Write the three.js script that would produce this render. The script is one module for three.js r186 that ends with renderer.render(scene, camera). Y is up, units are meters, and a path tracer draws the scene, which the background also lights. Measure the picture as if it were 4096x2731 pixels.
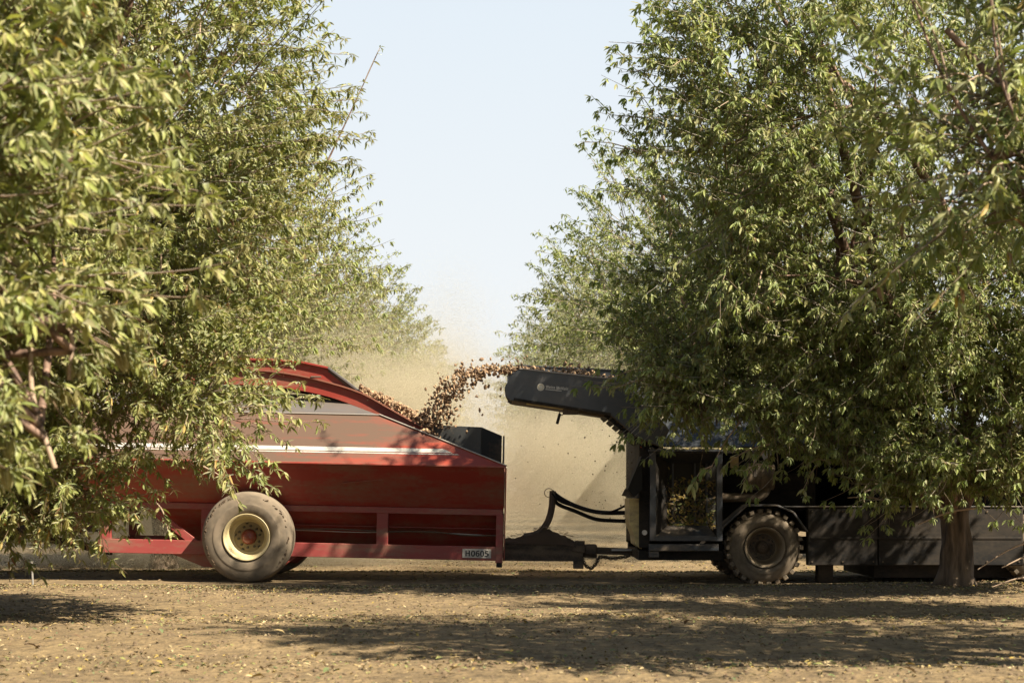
import * as THREE from 'three';
import { RoundedBoxGeometry } from 'three/addons/geometries/RoundedBoxGeometry.js';
import { TextGeometry } from 'three/addons/geometries/TextGeometry.js';
import { FontLoader } from 'three/addons/loaders/FontLoader.js';
import { ImprovedNoise } from 'three/addons/math/ImprovedNoise.js';
import { mergeGeometries, toCreasedNormals } from 'three/addons/utils/BufferGeometryUtils.js';

// ---------------------------------------------------------------- camera, sky, sun, exposure
const scene = new THREE.Scene();
const camera = new THREE.PerspectiveCamera(22.85, 4096 / 2731, 0.1, 3000);
camera.position.set(0, 1.1, 20);                       // the camera stands 20 m from the machines (z = 0), looking along -z
camera.lookAt(0, 1.1, 0);
camera.setViewOffset(4096, 2731, 0, -594, 4096, 2731); // the lens is shifted up
camera.focus = 19.5; camera.userData.fStop = 3.1;
const renderer = new THREE.WebGLRenderer();
renderer.toneMapping = THREE.LinearToneMapping;
renderer.toneMappingExposure = 3.0;
renderer.shadowMap.enabled = true;

const SUN = new THREE.Vector3(0.575, 0.73, 0.36).normalize();
{
  const W = 512, H = 256, d = new Float32Array(W * H * 4), v = new THREE.Vector3();
  const stops = [[0, [0.308, 0.313, 0.314]], [0.1, [0.297, 0.309, 0.316]], [0.28, [0.262, 0.29, 0.316]], [0.5, [0.125, 0.158, 0.21]], [1, [0.048, 0.07, 0.112]]];
  for (let j = 0; j < H; j++) for (let i = 0; i < W; i++) {
    const el = ((j + 0.5) / H - 0.5) * Math.PI, az = ((i + 0.5) / W - 0.5) * 2 * Math.PI, s = Math.max(0, Math.sin(el));
    v.set(Math.cos(el) * Math.cos(az), Math.sin(el), Math.cos(el) * Math.sin(az));
    let k = 0; while (k < stops.length - 2 && s > stops[k + 1][0]) k++;
    const t = Math.min(1, (s - stops[k][0]) / (stops[k + 1][0] - stops[k][0])), o = (j * W + i) * 4;
    const glow = 0.28 * Math.pow(Math.max(0, v.dot(SUN)), 12);
    for (let c = 0; c < 3; c++) d[o + c] = stops[k][1][c] * (1 - t) + stops[k + 1][1][c] * t + glow * [1, 0.96, 0.88][c];
    if (el < 0) { d[o] = 0.2; d[o + 1] = 0.15; d[o + 2] = 0.1; }
    d[o + 3] = 1;
  }
  const sky = new THREE.DataTexture(d, W, H, THREE.RGBAFormat, THREE.FloatType);
  sky.mapping = THREE.EquirectangularReflectionMapping; sky.magFilter = THREE.LinearFilter; sky.needsUpdate = true;
  scene.background = sky; scene.environment = sky;
}
const sun = new THREE.DirectionalLight(new THREE.Color().setRGB(1, 0.885, 0.69), 5);
sun.position.copy(SUN).multiplyScalar(60); sun.target.position.set(0, 0, 0); sun.castShadow = true;
sun.shadow.mapSize.set(4096, 4096); sun.shadow.radius = 1;
Object.assign(sun.shadow.camera, { left: -40, right: 40, top: 40, bottom: -40, near: 1, far: 160 });
sun.name = 'sun'; scene.add(sun, sun.target);

// ---------------------------------------------------------------- helpers
const noise = new ImprovedNoise();
function rng(seed) { let a = seed >>> 0; return () => { a = (a + 0x6D2B79F5) >>> 0; let t = a; t = Math.imul(t ^ (t >>> 15), t | 1); t ^= t + Math.imul(t ^ (t >>> 7), t | 61); return ((t ^ (t >>> 14)) >>> 0) / 4294967296; }; }
const V = (x, y, z) => new THREE.Vector3(x, y, z);
const col = (r, g, b) => new THREE.Color().setRGB(r, g, b);
const lerp = (a, b, t) => a + (b - a) * t, clamp = (x, a = 0, b = 1) => Math.min(b, Math.max(a, x));
const smooth = (a, b, x) => { const t = clamp((x - a) / (b - a)); return t * t * (3 - 2 * t); };
const taken = {};
const numbered = (n) => { const k = taken[n] ?? 0; taken[n] = k + 1; return k ? n + '_' + String(k).padStart(3, '0') : n; };
function tag(o, label, category, group, kind) { Object.assign(o.userData, label && { label }, category && { category }, group && { group }, kind && { kind }); return o; }
function shade(o) { o.castShadow = true; o.receiveShadow = true; return o; }
function thing(name, label, category, [x, y, z] = [0, 0, 0], group) {
  const o = new THREE.Group(); o.name = numbered(name); o.position.set(x, y, z); scene.add(o); return tag(o, label, category, group);
}
function part(name, geo, mat, parent, label) { const m = shade(new THREE.Mesh(geo, mat)); m.name = name; parent.add(m); if (label) m.userData.label = label; return m; }
function single(name, geo, mat, label, category, group, kind) { const m = shade(new THREE.Mesh(geo, mat)); m.name = numbered(name); scene.add(m); return tag(m, label, category, group, kind); }
// uv in metres from the dominant axis of each face
function boxUV(g0) {
  const g = g0.index ? g0.toNonIndexed() : g0; if (!g.attributes.normal) g.computeVertexNormals();
  const p = g.attributes.position, uv = new Float32Array(p.count * 2), a = V(), b = V(), c = V();
  for (let i = 0; i < p.count; i += 3) {
    a.fromBufferAttribute(p, i); b.fromBufferAttribute(p, i + 1); c.fromBufferAttribute(p, i + 2);
    const n = b.clone().sub(a).cross(c.clone().sub(a)), x = Math.abs(n.x), y = Math.abs(n.y), z = Math.abs(n.z);
    [a, b, c].forEach((v, k) => { const o = (i + k) * 2; if (z >= x && z >= y) { uv[o] = v.x; uv[o + 1] = v.y; } else if (y >= x) { uv[o] = v.x; uv[o + 1] = v.z; } else { uv[o] = v.z; uv[o + 1] = v.y; } });
  }
  g.setAttribute('uv', new THREE.BufferAttribute(uv, 2)); return g;
}
// a flat plate: outline of points in one plane, given thickness against its normal
function plate(pts, t = 0.006, flip = false) {
  const o = V(...pts[0]), n = V(); const P = pts.map((p) => V(...p));
  for (let i = 0; i < P.length; i++) { const a = P[i], b = P[(i + 1) % P.length]; n.x += (a.y - b.y) * (a.z + b.z); n.y += (a.z - b.z) * (a.x + b.x); n.z += (a.x - b.x) * (a.y + b.y); }
  n.normalize(); if (flip) n.negate();
  const u = P[1].clone().sub(o); u.addScaledVector(n, -u.dot(n)).normalize(); const w = n.clone().cross(u);
  const s = new THREE.Shape(P.map((p) => { const q = p.clone().sub(o); return new THREE.Vector2(q.dot(u), q.dot(w)); }));
  const bev = Math.min(0.004, t * 0.3);
  const g = new THREE.ExtrudeGeometry(s, { depth: t - 2 * bev, bevelEnabled: true, bevelThickness: bev, bevelSize: bev, bevelOffset: -bev, bevelSegments: 1, curveSegments: 4 });
  g.translate(0, 0, -t + bev);
  g.applyMatrix4(new THREE.Matrix4().makeBasis(u, w, n).setPosition(o)); return boxUV(g);
}
function box(x0, x1, y0, y1, z0, z1, r = 0.006) {
  const g = new RoundedBoxGeometry(Math.abs(x1 - x0), Math.abs(y1 - y0), Math.abs(z1 - z0), 2, Math.min(r, Math.abs(x1 - x0) * 0.4, Math.abs(y1 - y0) * 0.4, Math.abs(z1 - z0) * 0.4));
  g.translate((x0 + x1) / 2, (y0 + y1) / 2, (z0 + z1) / 2); return boxUV(g);
}
function bar(a, b, w, h, r = 0.005) {   // rectangular bar between two points
  const A = V(...a), B = V(...b), d = B.clone().sub(A), L = d.length(); d.normalize();
  const g = new RoundedBoxGeometry(L, h, w, 2, Math.min(r, w * 0.4, h * 0.4)); const up = Math.abs(d.y) > 0.95 ? V(1, 0, 0) : V(0, 1, 0);
  const z = d.clone().cross(up).normalize(), y = z.clone().cross(d); const uvg = boxUV(g);
  uvg.applyMatrix4(new THREE.Matrix4().makeBasis(d, y, z).setPosition(A.add(B).multiplyScalar(0.5))); return uvg;
}
function tube(pts, r, seg = 24, rad = 8) { return new THREE.TubeGeometry(new THREE.CatmullRomCurve3(pts.map((p) => V(...p))), seg, r, rad, false); }
function cyl(r0, r1, len, axis = 'z', seg = 24) { const g = new THREE.CylinderGeometry(r0, r1, len, seg); if (axis === 'z') g.rotateX(Math.PI / 2); if (axis === 'x') g.rotateZ(Math.PI / 2); return g; }
function taper(pts, radii, seg = 14, rad = 7, rough = 0, seed = 1) {
  const c = new THREE.CatmullRomCurve3(pts), P = [], N = [], U = [], I = [], fr = c.computeFrenetFrames(seg, false); let L = c.getLength();
  for (let i = 0; i <= seg; i++) {
    const t = i / seg, p = c.getPointAt(t), f = t * (radii.length - 1), k = Math.min(radii.length - 2, Math.floor(f)), r = lerp(radii[k], radii[k + 1], f - k);
    for (let j = 0; j <= rad; j++) {
      const a = (j % rad) / rad * Math.PI * 2, n = fr.normals[i].clone().multiplyScalar(Math.cos(a)).addScaledVector(fr.binormals[i], Math.sin(a));
      const rr = r * (1 + rough * noise.noise(Math.cos(a) * 2.2 + seed, Math.sin(a) * 2.2, t * L * 3 + seed * 7));
      P.push(p.x + n.x * rr, p.y + n.y * rr, p.z + n.z * rr); N.push(n.x, n.y, n.z); U.push(j / rad * Math.PI * 2 * radii[0], t * L);
    }
  }
  for (let i = 0; i < seg; i++) for (let j = 0; j < rad; j++) { const a = i * (rad + 1) + j, b = a + rad + 1; I.push(a, b, a + 1, b, b + 1, a + 1); }
  const g = new THREE.BufferGeometry(); g.setAttribute('position', new THREE.Float32BufferAttribute(P, 3)); g.setAttribute('normal', new THREE.Float32BufferAttribute(N, 3)); g.setAttribute('uv', new THREE.Float32BufferAttribute(U, 2)); g.setIndex(I); g.computeVertexNormals(); return g;
}
const joined = (list) => mergeGeometries(list.map((g) => { const q = g.index ? g.toNonIndexed() : g; for (const k of Object.keys(q.attributes)) if (!['position', 'normal', 'uv'].includes(k)) q.deleteAttribute(k); return q; }));
// tiling value noise for textures
function tileNoise(seed) {
  const r = rng(seed), T = Float32Array.from({ length: 65536 }, () => r());
  const one = (x, y, px, py, off) => { const xi = Math.floor(x), yi = Math.floor(y), fx = x - xi, fy = y - yi, sx = fx * fx * (3 - 2 * fx), sy = fy * fy * (3 - 2 * fy);
    const h = (i, j) => T[((((i % px) + px) % px) * 131 + (((j % py) + py) % py) * 7919 + off * 1013) & 65535];
    return lerp(lerp(h(xi, yi), h(xi + 1, yi), sx), lerp(h(xi, yi + 1), h(xi + 1, yi + 1), sx), sy); };
  return (u, v, fx, fy, oct = 4, gain = 0.5) => { let s = 0, a = 1, t = 0; for (let o = 0; o < oct; o++) { s += a * one(u * fx, v * fy, fx, fy, o); t += a; a *= gain; fx *= 2; fy *= 2; } return s / t; };
}
function texture(w, h, fn, { srgb = true, mpu = 1, mpv = 1, clampU = false } = {}) {
  const d = new Uint8Array(w * h * 4), c = new THREE.Color();
  for (let j = 0; j < h; j++) for (let i = 0; i < w; i++) {
    const q = fn((i + 0.5) / w, (j + 0.5) / h), o = (j * w + i) * 4;
    if (srgb) { c.setRGB(q[0], q[1], q[2]).convertLinearToSRGB(); d[o] = clamp(c.r) * 255; d[o + 1] = clamp(c.g) * 255; d[o + 2] = clamp(c.b) * 255; } else { d[o] = d[o + 1] = d[o + 2] = clamp(q) * 255; }
    d[o + 3] = 255;
  }
  const t = new THREE.DataTexture(d, w, h); t.magFilter = THREE.LinearFilter; t.minFilter = THREE.LinearMipmapLinearFilter; t.generateMipmaps = true; t.wrapS = t.wrapT = clampU ? THREE.ClampToEdgeWrapping : THREE.RepeatWrapping;
  if (srgb) t.colorSpace = THREE.SRGBColorSpace; t.repeat.set(1 / mpu, 1 / mpv); t.needsUpdate = true; return t;
}
const mix3 = (a, b, t) => [lerp(a[0], b[0], t), lerp(a[1], b[1], t), lerp(a[2], b[2], t)];

// ---------------------------------------------------------------- materials
const tn = tileNoise(11), tn2 = tileNoise(23);
const DUST = [0.2, 0.148, 0.098];
const std = (o) => new THREE.MeshStandardMaterial({ roughness: 0.7, metalness: 0, ...o });
function dusty(base, amount, rough, scaleU = 2, scaleV = 1, seed = 5, streak = 3, dust = DUST, vary = 1.5) {   // paint under patchy dust with a grain of its own
  const n = tileNoise(seed);
  const t = texture(256, 256, (u, v) => { const m = clamp(amount + vary * (n(u, v, 3, 3 * streak, 5) - 0.5) + Math.min(0.5, vary * 0.4) * (n(u, v, 40, 40, 2) - 0.5)); return mix3(base.map((b) => b * (0.9 + 0.2 * n(v, u, 9, 9, 3))), dust, m * 0.85); }, { mpu: scaleU, mpv: scaleV });
  return std({ map: t, roughness: rough });
}
const RED = [0.24, 0.03, 0.02], NAVY = [0.026, 0.031, 0.04], BLACK = [0.016, 0.016, 0.017];
const M = {
  red: dusty(RED, 0.2, 0.5, 2.3, 1.1, 5), redDull: dusty([0.28, 0.033, 0.024], 0.13, 0.55, 1.9, 0.9, 7), redRail: dusty([0.25, 0.045, 0.042], 0.14, 0.55, 1.7, 0.8, 8),
  navy: dusty(NAVY, 0.05, 0.4, 1.6, 0.9, 9, 1, DUST, 0.5), black: dusty(BLACK, 0.1, 0.7, 1.4, 0.8, 13, 1, DUST, 0.35), deck: dusty(NAVY, 0.4, 0.5, 1.1, 0.7, 15),
  chute: dusty([0.05, 0.057, 0.068], 0.08, 0.4, 1.6, 0.9, 10, 1, DUST, 0.4),
  rubber: std({ color: col(0.02, 0.019, 0.018), roughness: 0.75 }), belt: dusty([0.05, 0.042, 0.035], 0.5, 0.85, 0.8, 0.8, 17),
  grey: dusty([0.1, 0.095, 0.097], 0.5, 0.45, 2.5, 0.9, 19, 5, [0.115, 0.09, 0.07]), steel: std({ color: col(0.45, 0.43, 0.4), roughness: 0.45, metalness: 0.7 }),
  iron: dusty([0.06, 0.045, 0.035], 0.35, 0.8, 0.5, 0.5, 29), white: dusty([0.43, 0.41, 0.38], 0.1, 0.55, 1.2, 0.4, 31), edge: std({ color: col(0.34, 0.31, 0.28), roughness: 0.4 }),
  rim: dusty([0.5, 0.42, 0.24], 0.03, 0.45, 0.5, 0.5, 37), rimDull: dusty([0.27, 0.22, 0.11], 0.3, 0.6, 0.4, 0.4, 41), hubRed: dusty([0.17, 0.026, 0.018], 0.1, 0.4, 0.3, 0.3, 43),
  lug: std({ color: col(0.06, 0.05, 0.04), roughness: 0.7 }), mud: std({ color: col(0.085, 0.058, 0.038), roughness: 1 }),
  sign: std({ color: col(0.45, 0.42, 0.38), roughness: 0.5 }), ink: std({ color: col(0.03, 0.03, 0.03), roughness: 0.7 }), logo: std({ color: col(0.6, 0.58, 0.53), roughness: 0.6 }),
  orange: std({ color: col(0.75, 0.12, 0.01), roughness: 0.25 }), cream: dusty([0.55, 0.44, 0.2], 0.2, 0.6, 0.3, 0.3, 47), flap: dusty([0.03, 0.032, 0.034], 0.1, 0.42, 1, 1, 53, 1),
};
for (const k of ['black', 'rubber']) { const o = M[k]; M[k] = new THREE.MeshPhysicalMaterial({ color: o.color, map: o.map, roughness: 0.85, specularIntensity: 0.35 }); }
M.tyre = (() => { const n = tileNoise(61); return std({ roughness: 0.9, map: texture(512, 256, (u, v) => { const m = clamp(0.8 + 0.7 * (n(u, v, 12, 10, 5) - 0.5) + 0.5 * (n(u, v, 50, 30, 2) - 0.5)); return mix3([0.03, 0.027, 0.024], [0.185, 0.146, 0.105], m); }) }); })();
M.hopper = (() => { // the sloped side: dust lies thick to the left and thins in streaks to the right and below the stripe
  const n = tileNoise(71);
  return std({ roughness: 0.5, map: texture(1024, 256, (u, v) => {
    const m = clamp(1.12 - 0.85 * smooth(0.6, 1.0, u + 0.5 * (n(u, v, 6, 5, 4) - 0.5)) - 0.45 * smooth(0.45, 0.1, v) * smooth(0.42, 0.6, u + 0.3 * (n(v, u, 5, 9, 3) - 0.5)) + 1.0 * (n(u, v, 9, 14, 5) - 0.5) + 0.3 * (n(u, v, 120, 40, 2) - 0.5));
    return mix3([0.26, 0.033, 0.014], [0.085, 0.058, 0.039], m * 0.94); }, { clampU: true }) });
})();
M.bark = (() => { const n = tileNoise(73); const f = (u, v) => n(u, v, 10, 3, 5); return std({ roughness: 0.95, bumpScale: 0.02, bumpMap: texture(256, 256, (u, v) => f(u, v), { srgb: false, mpu: 0.6, mpv: 0.6 }), map: texture(256, 256, (u, v) => mix3([0.045, 0.032, 0.022], [0.18, 0.13, 0.09], clamp(1.8 * (f(u, v) - 0.28))), { mpu: 0.6, mpv: 0.6 }) }); })();
M.limb = (() => { const n = tileNoise(79); return std({ roughness: 0.75, map: texture(256, 256, (u, v) => mix3([0.07, 0.04, 0.028], [0.24, 0.15, 0.11], clamp(2 * (n(u, v, 4, 16, 5) - 0.25))), { mpu: 0.4, mpv: 0.4 }) }); })();
M.stick = std({ color: col(0.30, 0.22, 0.16), roughness: 0.85 });
M.leaf = new THREE.MeshPhysicalMaterial({ vertexColors: true, roughness: 0.92, transmission: 0.48, thickness: 0, clearcoat: 0.35, clearcoatRoughness: 0.36, side: THREE.DoubleSide });
M.litter = new THREE.MeshPhysicalMaterial({ vertexColors: true, roughness: 0.95, transmission: 0.12, thickness: 0, side: THREE.DoubleSide });
M.nut = std({ roughness: 0.9, vertexColors: true });
M.dust = new THREE.MeshPhysicalMaterial({ color: col(0.6, 0.545, 0.425), roughness: 1, transmission: 0.5, thickness: 0, specularIntensity: 0, side: THREE.DoubleSide });

// ---------------------------------------------------------------- ground
const berm = (x, z) => { const dz = z - 1.5; return 0.07 * Math.exp(-dz * dz / 0.5) * smooth(2.2, 4.4, x); };
const ruts = (x, z) => { let s = 0; for (const [c, w, a] of [[3.3, 0.22, -0.03], [3.62, 0.12, 0.02], [5.15, 0.24, -0.028], [5.5, 0.13, 0.02], [1.15, 0.3, 0.022], [7.6, 0.4, 0.03], [8.6, 0.25, -0.02]]) { const d = (z - c - 0.12 * Math.sin(x * 0.3 + c)) / w; s += a * Math.exp(-d * d) * (0.75 + 0.5 * noise.noise(x * 1.2, c, 4)); } return s; };
function groundY(x, z) {
  const near = Math.exp(-Math.max(0, Math.hypot(x, z - 4) - 14) * 0.15), lane = smooth(0.4, 1.0, Math.abs(z + 0.9) - 1.0);
  return near * (0.028 * noise.noise(x * 0.55 + 3, z * 0.9, 1.7) + 0.014 * noise.noise(x * 1.6, z * 2.8, 5.1) + 0.009 * noise.noise(x * 3.1, z * 5, 3.3) + 0.006 * noise.noise(x * 6, z * 8, 9)) * lerp(0.12, 1, lane) + berm(x, z) + near * ruts(x, z);
}
{
  const n = 520, P = [], U = [], C = [], I = [], warp = (t) => Math.sinh(t * 5.2) * 5.4;   // fine in the middle, 490 m out at the edge
  for (let j = 0; j <= n; j++) for (let i = 0; i <= n; i++) {
    const x = warp(i / n * 2 - 1), z = 5 + warp(j / n * 2 - 1);
    P.push(x, groundY(x, z), z); U.push(x, z);
    const k = 0.5 + 0.5 * noise.noise(x * 0.35, z * 0.6, 2.2), q = 0.5 + 0.5 * noise.noise(x * 1.3, z * 2.4, 8.2), s = 0.86 + 0.2 * k + 0.12 * q;
    C.push(s, s * (0.985 + 0.03 * q), s * (0.96 + 0.06 * k));
  }
  for (let j = 0; j < n; j++) for (let i = 0; i < n; i++) { const a = j * (n + 1) + i, b = a + n + 1; I.push(a, b, a + 1, b, b + 1, a + 1); }
  const g = new THREE.BufferGeometry(); g.setAttribute('position', new THREE.Float32BufferAttribute(P, 3)); g.setAttribute('uv', new THREE.Float32BufferAttribute(U, 2)); g.setAttribute('color', new THREE.Float32BufferAttribute(C, 3)); g.setIndex(I); g.computeVertexNormals();
  const sn = tileNoise(83), f = (u, v) => 0.55 * sn(u, v, 24, 24, 6, 0.6) + 0.45 * sn(v, u, 90, 90, 3, 0.6);
  const soil = std({ roughness: 1, vertexColors: true, bumpScale: 0.05,
    map: texture(1024, 1024, (u, v) => { const k = f(u, v), c = sn(u, v, 5, 5, 4); return mix3([0.066, 0.044, 0.02], [0.2, 0.142, 0.072], clamp(1.9 * (k - 0.24) + 0.5 * (c - 0.5))); }, { mpu: 3.7, mpv: 3.7 }),
    bumpMap: texture(1024, 1024, (u, v) => f(u, v), { srgb: false, mpu: 3.7, mpv: 3.7 }) });
  tag(single('ground', g, soil), 'bare tan orchard soil', null, null, 'structure');
}

// ---------------------------------------------------------------- leaves and shoots
function leafGeo(len, wid, fold = 0.25, curl = 0.2) { // along +y from the stalk, face towards +z
  const w = wid / 2, f = fold * w;
  const rows = [[0, 0.0, 0], [0.32, 0.85, 0.05], [0.66, 0.8, 0.35], [1, 0, 1]], P = [], I = [];
  const zc = (t) => -curl * len * t * t;
  P.push(0, 0, 0);
  for (const t of [0.34, 0.68]) { const k = t < 0.5 ? 1 : 0.82; P.push(-w * k, t * len, zc(t) + f * k, 0, t * len, zc(t), w * k, t * len, zc(t) + f * k); }
  P.push(0, len * 0.97, zc(1));
  I.push(0, 2, 1, 0, 3, 2, 1, 2, 4, 2, 5, 4, 2, 3, 5, 3, 6, 5, 4, 5, 7, 5, 6, 7);
  const g = new THREE.BufferGeometry(); g.setAttribute('position', new THREE.Float32BufferAttribute(P, 3)); g.setIndex(I); g.computeVertexNormals(); return g;
}
const GREEN = [[0.205, 0.235, 0.045], [0.27, 0.275, 0.085], [0.15, 0.19, 0.034], [0.325, 0.31, 0.135], [0.2, 0.23, 0.05]], YELLOW = [0.34, 0.23, 0.04], BROWN = [0.17, 0.09, 0.035];
const paint = (g, c) => { const n = g.attributes.position.count, a = new Float32Array(n * 3); for (let i = 0; i < n; i++) a.set(c, i * 3); g.setAttribute('color', new THREE.BufferAttribute(a, 3)); return g; };
function leafFrame(dir, droop, r) { // a leaf pointing along dir, its face turned to the sky with some scatter
  const d = dir.clone().addScaledVector(V(0, -1, 0), droop).normalize(), up = V((r() - 0.5) * 1.5, 1, (r() - 0.5) * 1.5).normalize();
  const x = d.clone().cross(up); if (x.lengthSq() < 1e-3) x.set(1, 0, 0); x.normalize(); return new THREE.Matrix4().makeBasis(x, d, x.clone().cross(d));
}
function shootGeo(elevDeg, seed, len = 0.85, count = 40) { // a leafy shoot leaving along +x at that elevation; its leaves hang by gravity
  const r = rng(seed), e = elevDeg * Math.PI / 180, list = [], axis = [];
  for (let i = 0; i <= 5; i++) { const t = i / 5; axis.push(V(Math.cos(e) * len * t + 0.04 * Math.sin(t * 5 + seed), Math.sin(e) * len * t - 0.12 * len * t * t * Math.cos(e) + 0.02 * Math.sin(t * 7), 0.05 * Math.sin(t * 4 + seed * 2))); }
  const c = new THREE.CatmullRomCurve3(axis), tw = taper(axis, [0.006, 0.004, 0.002], 5, 4); tw.deleteAttribute('uv'); list.push(paint(tw.toNonIndexed(), [0.2, 0.13, 0.07]));
  for (let k = 0; k < count;) { // leaves sit in whorls on short spurs, unevenly spaced
    const t = clamp(0.05 + 0.95 * Math.pow(r(), 0.8)), n = t > 0.85 ? 5 + Math.floor(r() * 4) : 2 + Math.floor(r() * 5), p0 = c.getPoint(t), tan = c.getTangent(t), spur = V(r() - 0.5, r() - 0.5, r() - 0.5).cross(tan).normalize(), far = 0.01 + 0.09 * r() * r();
    for (let i = 0; i < n && k < count; i++, k++) {
      const side = V(r() - 0.5, r() - 0.5, r() - 0.5).normalize(), p = p0.clone().addScaledVector(spur, far * (0.7 + 0.6 * r()));
      const dir = side.addScaledVector(spur, 0.5).addScaledVector(tan, 0.2 + 0.6 * r()).normalize(), L = 0.055 + 0.05 * r();
      const g = leafGeo(L, L * (0.22 + 0.09 * r()), 0.15 + 0.35 * r(), 0.05 + 0.45 * r()).toNonIndexed(); g.computeVertexNormals(); g.applyMatrix4(leafFrame(dir, 0.1 + 0.9 * r(), r).setPosition(p));
      const u = r(), b = u < 0.006 ? YELLOW : u < 0.014 ? BROWN : GREEN[Math.floor(r() * 5)], s = 0.75 + 0.55 * r(); list.push(paint(g, b.map((x) => x * s)));
    }
  }
  const m = mergeGeometries(list); return m;
}
const ELEV = [78, 48, 14, -28];
const SHOOTS = [0, 1, 2].map((v) => ELEV.map((e, i) => shootGeo(e, 100 + v * 17 + i * 5, 0.8 + 0.15 * v, 66)));
const LEAVES = [0, 1, 2, 3].map((i) => { const r = rng(900 + i), L = 0.085 + 0.006 * i; return paint(leafGeo(L, L * 0.29, 0.3, 0.15 + 0.08 * i), GREEN[i]); });

function placeShoots(tree, spots, variant, tint, r) { // spots: [position, azimuth, elevation class, size]
  const by = ELEV.map(() => []); for (const s of spots) by[s[2]].push(s);
  by.forEach((list, i) => {
    if (!list.length) return;
    const m = shade(new THREE.InstancedMesh(SHOOTS[variant % 3][i], M.leaf, list.length)); m.name = 'crown'; m.userData.kind = 'stuff';
    const e = new THREE.Euler(), q = new THREE.Quaternion(), q2 = new THREE.Quaternion(), M4 = new THREE.Matrix4(), c = new THREE.Color();
    list.forEach(([p, az, , s], k) => {
      q.setFromEuler(e.set((r() - 0.5) * 0.6, 0, (r() - 0.5) * 0.4)); q2.setFromAxisAngle(V(0, 1, 0), -az); q.premultiply(q2);
      M4.compose(p, q, V(s, s, s)); m.setMatrixAt(k, M4); const b = 0.85 + 0.35 * r(); c.setRGB(tint[0] * b * (0.95 + 0.1 * r()), tint[1] * b, tint[2] * b * (0.9 + 0.2 * r())); m.setColorAt(k, c);
    });
    tree.add(m);
  });
}
// a tree stands at (x, z); its crown is a set of lobes [dx, y, dz, rx, ry, rz] about the trunk
function almondTree({ name = 'almond_tree', label, group = 'almond trees of the orchard rows', x, z, h = 7.4, lobes, shoots = 900, seed = 1, tint = [1, 1, 1], limbs = 5, branches = 10, trunkR = 0.15, gaps = 0.12, size = 1, own = [], trunkH = 0.95 }) {
  const r = rng(seed * 7919 + 13), y0 = groundY(x, z), t = thing(name, label, 'tree', [x, y0, z], group);
  part('trunk', taper([V(0, -0.1, 0), V(0.01, 0.12, 0), V(0.02, 0.5, 0.01), V(-0.02, trunkH + 0.1, 0)], [trunkR * 1.75, trunkR * 1.2, trunkR * 1.03, trunkR * 1.0, trunkR * 1.1], 30, 26, 0.3, seed), M.bark, t);
  const ends = [], tips = [];
  const ls = lobes.slice().sort((a, b) => b[3] * b[4] - a[3] * a[4]);
  for (let i = 0; i < limbs; i++) {
    const l = ls[i % ls.length], a = i / limbs * Math.PI * 2 + r(), sp = 0.45;
    const end = V(l[0] + Math.cos(a) * l[3] * sp, l[1] + l[4] * (0.25 + 0.45 * r()), l[2] + Math.sin(a) * l[5] * sp), st = V(Math.cos(a) * 0.05, trunkH - 0.1, Math.sin(a) * 0.05);
    const m1 = st.clone().lerp(end, 0.35).add(V(Math.cos(a) * 0.25, -0.25 + 0.1 * r(), Math.sin(a) * 0.25)), m2 = st.clone().lerp(end, 0.7).add(V((r() - 0.5) * 0.4, 0, (r() - 0.5) * 0.4));
    const c = [st, m1, m2, end]; part('limb', taper(c, [trunkR * 0.66, trunkR * 0.45, trunkR * 0.32, trunkR * 0.12], 16, 8, 0.12, seed + i), M.limb, t); ends.push(new THREE.CatmullRomCurve3(c));
  }
  for (const o of own) { const pts = o.pts.map((p) => V(p[0] - x, p[1] - y0, p[2] - z)); part(o.name ?? 'limb', taper(pts, o.r, 18, 8, 0.1, seed + 3), o.mat ?? M.limb, t, o.label); ends.push(new THREE.CatmullRomCurve3(pts)); }
  const area = lobes.map((l) => Math.pow(l[3] * l[4] * l[5], 0.75) * (l[6] ?? 1)), total = area.reduce((a, b) => a + b, 0), spots = [];
  lobes.forEach((l, li) => {
    const n = Math.round(shoots * area[li] / total);
    for (let k = 0, tries = 0; k < n && tries < n * 4; tries++) {
      const u = r() * 2 - 1, a = r() * Math.PI * 2, s = Math.sqrt(1 - u * u), d = V(s * Math.cos(a), u, s * Math.sin(a)), f = 0.35 + 0.65 * Math.pow(r(), 0.55);
      const p = V(l[0] + d.x * l[3] * f, l[1] + d.y * l[4] * f, l[2] + d.z * l[5] * f);
      if (noise.noise((p.x + x) * 0.95 + seed, p.y * 0.95, (p.z + z) * 0.95) < -0.5 + gaps * 2.2 && r() < 0.85 && f > 0.5) continue;
      if (p.y < 0.5) continue; k++;
      const out = V(d.x / l[3], d.y / l[4] * 0.7, d.z / l[5]).normalize().add(V((r() - 0.5) * 0.9, 0.35 + (r() - 0.5) * 0.7, (r() - 0.5) * 0.9)).normalize(), el = Math.asin(out.y) * 180 / Math.PI;
      const cls = el > 62 ? 0 : el > 30 ? 1 : el > -8 ? 2 : 3, az = Math.atan2(out.z, out.x), sz = size * (0.75 + 0.5 * r());
      spots.push([p.clone().addScaledVector(out, -0.5 * sz), az, cls, sz]);
    }
  });
  placeShoots(t, spots, seed, tint, r);
  for (let i = 0; i < branches; i++) {
    const s = spots[Math.floor(r() * spots.length)][0], c = ends[Math.floor(r() * ends.length)], st = c.getPoint(0.35 + 0.5 * r());
    if (st.distanceTo(s) < 0.5 || st.distanceTo(s) > 3) continue;
    part('branch', taper([st, st.clone().lerp(s, 0.5).add(V((r() - 0.5) * 0.2, 0.12 * r(), (r() - 0.5) * 0.2)), s], [0.022, 0.014, 0.006], 8, 6, 0.1, i), M.limb, t);
  }
  t.userData.spots = undefined; return Object.assign(t, { crownSpots: spots });
}
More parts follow.
